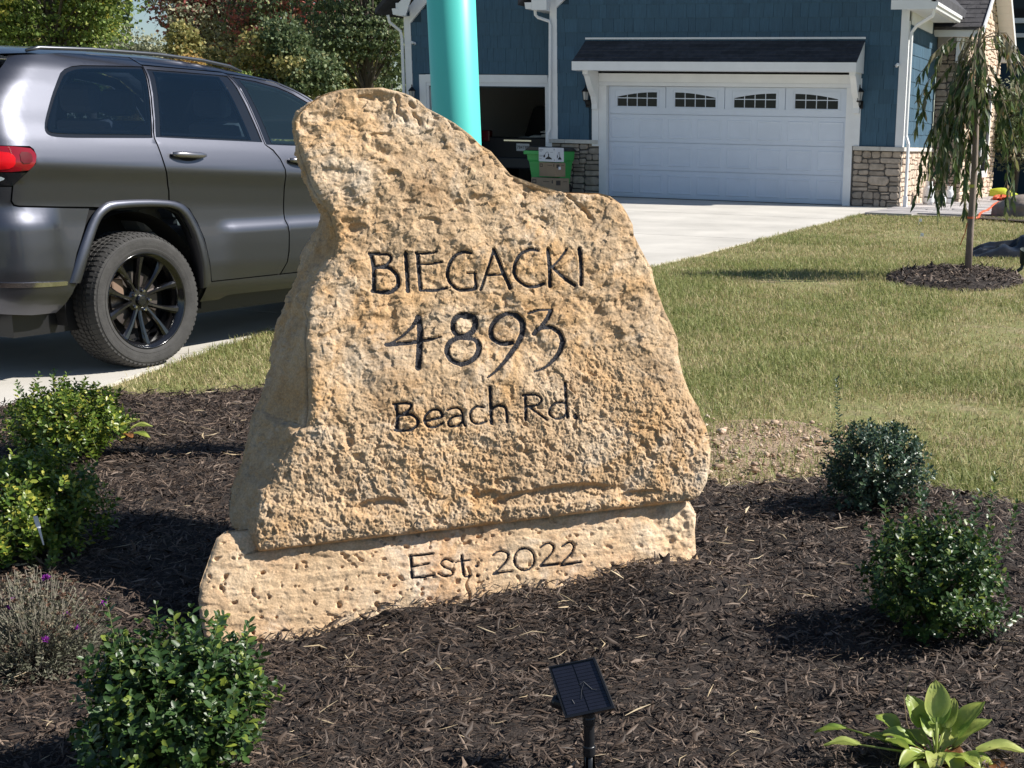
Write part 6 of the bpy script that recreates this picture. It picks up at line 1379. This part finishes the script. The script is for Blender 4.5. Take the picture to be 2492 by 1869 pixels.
# ------------------------------------------------------------------ weeping tree on the lawn
def weeping():
    r = np.random.default_rng(55); b = gnd(2355, 672); bx_, by_ = b[0], b[1]; z0 = float(ring_z(bx_, by_))
    t = thing('weeping_tree', 'young weeping tree with drooping long-leaved branches on the lawn', 'tree', (bx_, by_, z0))
    topw = hit(2384, 82, (bx_, by_, 0), (0.32, -.947, 0)); tt = topw-np.array([bx_, by_, z0])
    tr = [(0, 0, -.05), (tt[0]*.12, tt[1]*.12, tt[2]*.18), (tt[0]*.35+.01, tt[1]*.3, tt[2]*.45), (tt[0]*.6, tt[1]*.6, tt[2]*.72), (tt[0]*.9, tt[1]*.9, tt[2]*.92), tuple(tt)]
    M_bark = mat('young_bark', (.26, .20, .17), .8, var=.35, scale=9, aniso=(1, 1, .3), bump=.4, bscale=40)
    MB().tube(tr, [.037, .034, .031, .027, .022, .012], 12).obj('trunk', M_bark, t, smooth=True)
    M_br = mat('weeping_twig', (.24, .19, .14), .8, var=.2, scale=20)
    rt = np.array([.947, .32, 0]); dp = np.array([-.32, .947, 0]); P_, D_, N_, L_ = [], [], [], []
    heads = []
    for k in range(54):
        az = r.uniform(0, 2*pi); side = cos(az); q = r.random()
        h0 = tt[2]*r.uniform(.72, .99); out = r.uniform(.06, .66)*(1+.15*(side > 0)); drop = r.uniform(.25, 1.3)*(1.12 if side < 0 else .95)
        if side > .5 and r.random() < .35: out += .45; drop *= .8
        o_ = rt*cos(az)+dp*sin(az)*.8; base = np.array([tt[0], tt[1], 0])*.95; up = r.uniform(.02, .16)
        pts = []
        for s_ in np.linspace(0, 1, 9):
            x_ = out*(1-(1-s_)**2.0); z_ = h0+up*sin(min(1, s_*2.2)*pi)*.6-drop*max(0, s_-.18)**1.35/.82**1.35; pts.append(base+o_*x_+np.array([0, 0, max(z_, .42)])+r.normal(0, .012, 3))
        ptsv = np.array(pts); MB().tube(pts, np.linspace(.0065, .0018, 9), 4, cap=False).obj('branch', M_br, t, smooth=True)
        seg = np.linalg.norm(np.diff(ptsv, axis=0), axis=1); tot = seg.sum(); m_ = int(tot/.030)
        cum = np.concatenate([[0], np.cumsum(seg)])
        for s_ in np.linspace(.16, 1, m_):
            d_ = s_*tot; i = min(7, np.searchsorted(cum, d_)-1 if d_ > 0 else 0); f_ = (d_-cum[i])/(seg[i]+1e-9); p = ptsv[i]*(1-f_)+ptsv[i+1]*f_
            tg_ = ptsv[i+1]-ptsv[i]; tg_ = tg_/(np.linalg.norm(tg_)+1e-9); P_.append(p); D_.append(np.array([0, 0, -1.0])+tg_*.5+unit(1, r)[0]*.55); N_.append(unit(1, r)[0]); L_.append(r.uniform(.09, .16))
    L_ = np.array(L_); n = len(P_)
    ML = leafmat('weeping_leaf', (.035, .065, .018), (.10, .15, .045), (.30, .30, .12), rough=.38, spec=.5, tl=.3)
    MLo = leafmat('weeping_leaf_pale', (.20, .19, .12), (.34, .30, .20), (.42, .26, .12), rough=.5, spec=.4, tl=.3)
    P_, D_, N_ = map(np.array, (P_, D_, N_)); pale = r.random(n) < .20+.3*(P_[:, 2] > tt[2]*.88)
    leaves('foliage', P_[~pale], D_[~pale], N_[~pale], L_[~pale], L_[~pale]*.27, ML, t, fold=.2, shape='lance', curl=.12)
    leaves('pale_foliage', P_[pale], D_[pale], N_[pale], L_[pale]*.9, L_[pale]*.24, MLo, t, fold=.2, shape='lance', curl=.15)
    MB().lathe([(.036, 0), (.036, .02)], 14).obj('orange_tape', mat('orange_tape', (.75, .14, .05), .6), t).location = (tt[0]*.22, tt[1]*.2, tt[2]*.17+.12)
    MB().tube([(tt[0]*.15-.03, -.03, .46), (-.05, -.035, .36), (-.09, -.04, .24)], .005, 5).obj('orange_cord', mat('orange_tape', (.75, .14, .05), .6), t)
    MB().lathe([(.035, 0), (.035, .03)], 14).obj('yellow_tape', mat('yellow_tape', (.62, .60, .12), .6), t).location = (tt[0]*.3, tt[1]*.28, .80)
weeping()

# ------------------------------------------------------------------ small things on the right
b = gnd(2350, 620)
def tarp():
    r = np.random.default_rng(9); q = gnd(2450, 622); t = thing('black_tarp', 'crumpled black plastic bag lying on the lawn behind the tree', 'plastic bag', (q[0]+.18, q[1]+.1, float(gz(q[1]))), radians(18))
    n = 46; xs, ys = np.meshgrid(np.linspace(-.62, .9, n), np.linspace(-.30, .30, n//2)); ang = 1-np.clip((np.abs(ys)/.30)**2, 0, 1)
    prof = np.interp(xs, [-.62, -.5, -.3, -.1, .1, .35, .6, .9], [0, .07, .13, .15, .21, .23, .25, .05]); p = np.stack([xs*3, ys*4, xs*0], -1)
    z = prof*ang**.6*(1+.30*vnoise(p*1.6, 3))+.045*(1-np.abs(vnoise(p*2.4, 5))*2)*ang; z = np.maximum(z, .0)
    idx = np.arange(xs.size).reshape(xs.shape); mesh('plastic_sheet', np.stack([xs, ys, z], -1), np.stack([idx[:-1, :-1], idx[:-1, 1:], idx[1:, 1:], idx[1:, :-1]], -1).reshape(-1, 4), mat('black_film', (.014, .015, .018), .28, spec=.6, bump=.6, bscale=14, scale=3), t, smooth=True)
tarp()
q = gnd(2482, 672); sl_ = thing('landscape_spotlight', 'dark green landscape spotlight on a bent stem by the mulch ring', 'spotlight', (q[0]+.02, q[1], float(gz(q[1]))))
M_dg = mat('dark_green_metal', (.02, .035, .03), .5)
hd_ = MB().lathe([(.025, 0), (.035, .01), (.068, .15), (.066, .152), (.05, .13)], 20).obj('lamp_hood', M_dg, sl_); hd_.location = (.0, 0, .12); hd_.rotation_euler = (radians(15), radians(12), 0)
MB().tube([(.0, 0, .13), (-.01, 0, .08), (-.07, -.02, .03), (-.16, -.03, .012), (-.30, 0, .02)], .018, 8).obj('stem', M_dg, sl_, smooth=True)
M_boul = mat('grey_boulder', (.26, .215, .18), .9, var=.3, scale=5, bump=.6, bscale=25)
q = gnd(2480, 530); stone_obj('landscape_rock', 'brown rounded boulder at the lawn edge by the walk, far right', (q[0]+.02, q[1]+.35), (.55, .40, .30), .10, M_boul, 61, 'boulder', sub=4)
dirt = gnd(2400, 533)
v = [gnd(*p) for p in [(2345, 530), (2420, 536), (2500, 542), (2540, 500), (2450, 500), (2400, 512)]]
o = mesh('soil_bed', [(p[0], p[1], .012) for p in v], [tuple(range(6))], mat('dark_soil', (.05, .035, .026), .95, var=.4, scale=14, bump=1, bscale=40)); tag(o, kind='structure')
M_or = mat('orange_cord', (.72, .12, .045), .5)
pts = [onZ(*p, .03) for p in [(2372, 532), (2382, 528), (2383, 522), (2390, 516), (2400, 513), (2412, 505), (2418, 498), (2430, 492)]]
o = MB().tube(pts, .022, 6).obj('extension_cord', M_or, None, smooth=True); tag(o, 'orange extension cord snaking from the lawn edge past the far right boulder', 'cord')
pts = []
for k in range(40): a = k*.9; p = onZ(2425+10*cos(a)+k*.7, 480-4*sin(a*1.3), .04+.02*(k % 3)); pts.append(p)
o = MB().tube(pts, .03, 5).obj('cord_heap', M_or, None, smooth=True); tag(o, 'heap of orange cord lying at the end of the walk', 'cord')
q = onZ(2425, 469, .10); o = stone_obj('yellow_bag', 'bright yellow crumpled bag on the soil by the stone corner', (q[0]+.1, q[1]), (.36, .2, .13), .08, mat('lime_yellow', (.55, .62, .05), .5), 77, 'bag')
# propane cylinders and a white ornament at the foot of the entrance wall
def cyl(xp, yb, yt, label, col=M_white):
    q = onZ(xp, yb, .02); up = hit(xp, yt, (q[0], q[1], 0), (.32, -.947, 0)); h = up[2]; r_ = h*.26
    t = thing('propane_cylinder', label, 'gas cylinder', (q[0], q[1], .02), group='white cylinders by the entrance wall')
    MB().lathe([(r_*.8, 0), (r_*.8, h*.05), (r_*.9, h*.07), (r_, h*.14), (r_, h*.62), (r_*.92, h*.72), (r_*.6, h*.80), (r_*.2, h*.82)], 24).obj('tank', M_white, t, smooth=True)
    MB().lathe([(r_*.62, h*.80), (r_*.62, h*.99), (r_*.58, h*.99), (r_*.58, h*.80)], 20).obj('collar', M_white, t); MB().box(-.03, -.03, h*.8, .03, .03, h*.93).obj('valve', M_black, t)
    MB().box(-r_*.5, -r_*1.02, h*.30, r_*.75, -r_*.9, h*.36).obj('label_band', M_black, t)
cyl(2258, 498, 443, 'white propane cylinder nearest the downspout'); cyl(2309, 496, 455, 'white propane cylinder half hidden by the weeping leaves')
q = onZ(2284, 497, .02); t = thing('garden_ornament', 'small white garden ornament between the two cylinders', 'ornament', (q[0], q[1], .02))
MB().lathe([(.05, 0), (.07, .08), (.06, .16), (.03, .2)], 12).obj('figure_body', M_white, t, smooth=True).location = (-.08, 0, .02)
MB().lathe([(.02, 0), (.04, .03), (.035, .06), (.01, .08)], 10).obj('figure_head', M_white, t, smooth=True).location = (-.10, 0, .2)
MB().box(-.06, -.06, .0, .14, .06, .14).obj('wagon', M_white, t, bevel=.02); MB().box(-.05, -.065, .08, .13, .065, .1).obj('wagon_band', M_black, t)
MB().lathe([(.02, 0), (.035, .03), (.01, .08)], 10).obj('figure_head', M_white, t, smooth=True).location = (.10, 0, .16)
# small flags and litter on the lawn
for (x, y, lb) in ((2235, 548, 'tiny white flag stuck in the far lawn below the downspout'), (2238, 585, 'tiny white flag stuck in the middle of the lawn')):
    q = gnd(x, y); t = thing('lawn_flag', lb, 'flag', (q[0], q[1], float(gz(q[1]))), group='white flags in the lawn'); MB().tube([(0, 0, 0), (.01, 0, .10)], .002, 4).obj('wire', M_white, t); MB().add([(.01, 0, .10), (.05, .01, .09), (.045, 0, .05), (.008, 0, .055)], [(0, 1, 2, 3)]).obj('flag', M_white, t)

# ------------------------------------------------------------------ trees
def tree(name, label, pxl, pyt, Yd, rx_, h_tot, cols, seed, nl=9000, leaf=.16, bare=0.0, lean=0, crown0=.12, group='trees beyond the driveway', trunk_vis=True):
    r = np.random.default_rng(seed); d = ray(pxl, 330); k_ = Yd/d[1]; x0 = d[0]*k_
    t = thing(name, label, 'tree', (x0, Yd, 0), group=group); cz = h_tot*(.5+crown0*.5); rzz = h_tot*(1-crown0)/2
    nb_ = 26; lob = unit(nb_, r)*r.uniform(.35, .85, (nb_, 1)); lob = lob*np.array([rx_, rx_, rzz])*.95+np.array([0, 0, cz]); lr = r.uniform(.26, .48, nb_)*min(rx_, rzz*1.1)
    br = MB(); tp = [(0, 0, -.2), (.05, 0, h_tot*.2), (.1*lean, .05, h_tot*.5), (.2*lean, 0, h_tot*.88)]
    br.tube(tp, [h_tot*.022, h_tot*.018, h_tot*.011, h_tot*.003], 8)
    M_bk = mat('tree_bark', (.11, .09, .075), .9, var=.3, scale=3, bump=.6, bscale=20); br.obj('trunk', M_bk, t, smooth=True)
    lm = MB()
    for i in range(nb_):
        s0 = np.array([0, 0, min(h_tot*.75, max(h_tot*.15, lob[i][2]*.55))]); lm.tube([s0, (s0+lob[i])/2+r.normal(0, .15, 3), lob[i]], [h_tot*.007, h_tot*.004, h_tot*.0015], 5, cap=False)
        for _ in range(5): e = lob[i]+unit(1, r)[0]*lr[i]*1.05; lm.tube([lob[i], (lob[i]+e)/2+r.normal(0, .08, 3), e], [h_tot*.0018, h_tot*.001, h_tot*.0004], 3, cap=False)
    lm.obj('limbs', M_bk, t, smooth=True)
    w_ = lr**2; w_ = w_/w_.sum(); ci = r.choice(nb_, nl, p=w_); dd = unit(nl, r); dd[:, 2] = dd[:, 2]*.85+.12
    rad = (r.random(nl)**.4)*(1+.25*vnoise(dd*3+ci[:, None]*1.7, 4)); P = lob[ci]+dd*(lr[ci]*rad)[:, None]
    # twig-end clumping
    cl = np.round(P/ (leaf*3.2)); P = P*.62+(cl*leaf*3.2)*.38+r.normal(0, leaf*.35, (nl, 3))
    D = dd*.5+unit(nl, r)*.9-np.array([0, 0, .35]); L = leaf*r.uniform(.55, 1.35, nl)
    ctr_ = r.integers(0, 10, nb_); mi = np.array([0 if c_ < 6 else 1 for c_ in ctr_])[ci]
    for q_ in range(len(cols)):
        s_ = mi == q_
        if s_.sum(): leaves('crown', P[s_], D[s_], unit(int(s_.sum()), r), L[s_], L[s_]*.8, cols[q_], t, shape='quad')
    return t
TG = leafmat('leaf_green', (0.102, 0.160, 0.043), (0.261, 0.362, 0.087), (0.522, 0.551, 0.160), rough=.55, tl=.4)
TD = leafmat('leaf_dark', (0.065, 0.102, 0.051), (0.174, 0.232, 0.102), (0.348, 0.348, 0.174), rough=.6, tl=.3)
TY = leafmat('leaf_yellow', (0.319, 0.362, 0.087), (0.696, 0.667, 0.160), (0.900, 0.797, 0.217), rough=.55, tl=.45)
TO = leafmat('leaf_orange', (0.435, 0.319, 0.116), (0.812, 0.566, 0.217), (0.900, 0.812, 0.362), rough=.6, tl=.4)
TR = leafmat('leaf_red', (0.232, 0.087, 0.072), (0.580, 0.174, 0.160), (0.725, 0.290, 0.203), rough=.6, tl=.35)
TGR = leafmat('leaf_grey', (0.203, 0.232, 0.160), (0.406, 0.420, 0.275), (0.580, 0.551, 0.377), rough=.7, tl=.3)
TOL = leafmat('leaf_olive', (0.174, 0.189, 0.072), (0.392, 0.362, 0.131), (0.696, 0.522, 0.203), rough=.6, tl=.35)
tree('maple_tree', 'green maple turning yellow above the rear of the grey SUV', 150, 0, 33, 3.1, 9, [TG, TY], 101, 26250, 0.119)
tree('maple_tree', 'dark green tree at the left edge of the photo above the SUV', -40, 0, 34, 2.4, 8.5, [TD, TOL], 102, 15750, 0.119)
tree('maple_tree', 'green-yellow tree with bright leaves just left of the sky gap', 225, 0, 35, 1.15, 8.2, [TY, TG], 103, 15750, 0.112)
tree('sapling_tree', 'low orange-leaved tree under the sky gap', 330, 0, 31, .85, 3.3, [TO, TOL], 104, 7350, 0.105)
tree('oak_tree', 'grey-green tree under the small gap of sky', 355, 0, 44, 2.0, 4.9, [TGR, TGR], 105, 12250, 0.119)
tree('oak_tree', 'yellow-olive tree in the middle of the row, right of the orange one', 478, 0, 33, 1.0, 4.2, [TOL, TO], 106, 17500, 0.105)
tree('oak_tree', 'tall grey-brown half-bare tree behind the yellow-olive one', 545, 0, 43, 2.1, 9.5, [TGR, TOL], 107, 14000, 0.119)
tree('maple_tree', 'tree with red-topped crown behind the row', 590, 0, 42, 2.9, 9.5, [TR, TGR], 108, 15750, 0.126)
tree('maple_tree', 'large dark green tree with reddish tips left of the house', 700, 0, 33, 1.55, 4.1, [TD, TOL], 109, 26250, 0.105)
tree('maple_tree', 'reddish brown crown behind the large dark green tree', 760, 0, 41, 2.6, 9.2, [TR, TD], 110, 14000, 0.126)
tree('cedar_tree', 'dark evergreen tree against the left corner of the house', 900, 0, 36, 2.3, 9, [TD, TD], 111, 21000, 0.105)
tree('cedar_tree', 'dense green tree between the dark tree and the evergreen', 838, 0, 38, 1.3, 5.6, [TOL, TD], 112, 17500, 0.112)
tree('maple_tree', 'small green tree low between the olive tree and the large dark one', 575, 0, 30, .9, 2.7, [TG, TOL], 113, 10500, 0.091)
tree('oak_tree', 'dark tree far back behind the SUV roof', 100, 0, 47, 2.7, 9.8, [TD, TGR], 114, 14000, 0.140)
# wooded edge further back, and undergrowth at the foot of the trees
def mass(name, label, x0, x1, y0, y1, h0, h1, n, leaf, m_, seed, notch=None, cat='woods'):
    r = np.random.default_rng(seed); x = r.uniform(x0, x1, n); y = r.uniform(y0, y1, n); hh = np.interp(vnoise(np.stack([x*.35, y*.35, x*0], -1), seed), [-1, 1], [h0, h1])
    if notch: hh = hh*np.where(np.abs(x/y-notch[0]) < notch[1], .36, 1)
    z = hh*r.random(n)**.75; P = np.stack([x, y, z], -1); o = leaves(name, P, unit(n, r), unit(n, r), leaf*r.uniform(.6, 1.3, n), leaf*.7, m_, shape='quad'); tag(o, label, cat, kind='stuff'); return o
ng = ray(357, 8); ng = (ng[0]/ng[1], .020)
mass('woods', 'far mass of woods behind the separate trees', -62, -22, 50, 60, 9.5, 12, 24000, .42, TD, 201, notch=ng)
mass('undergrowth', 'low undergrowth at the foot of the trees beyond the driveway', -42, -17, 29, 33, .6, 1.8, 9000, .18, TOL, 202, cat='undergrowth')
# dark tree and shrub right of the entrance wing
tree('shrub_tree', 'dark leafy tree behind the weeping tree at the right edge', 2478, 0, 33.6, 1.25, 2.9, [TD, TGR], 121, 15750, 0.070, group=None)
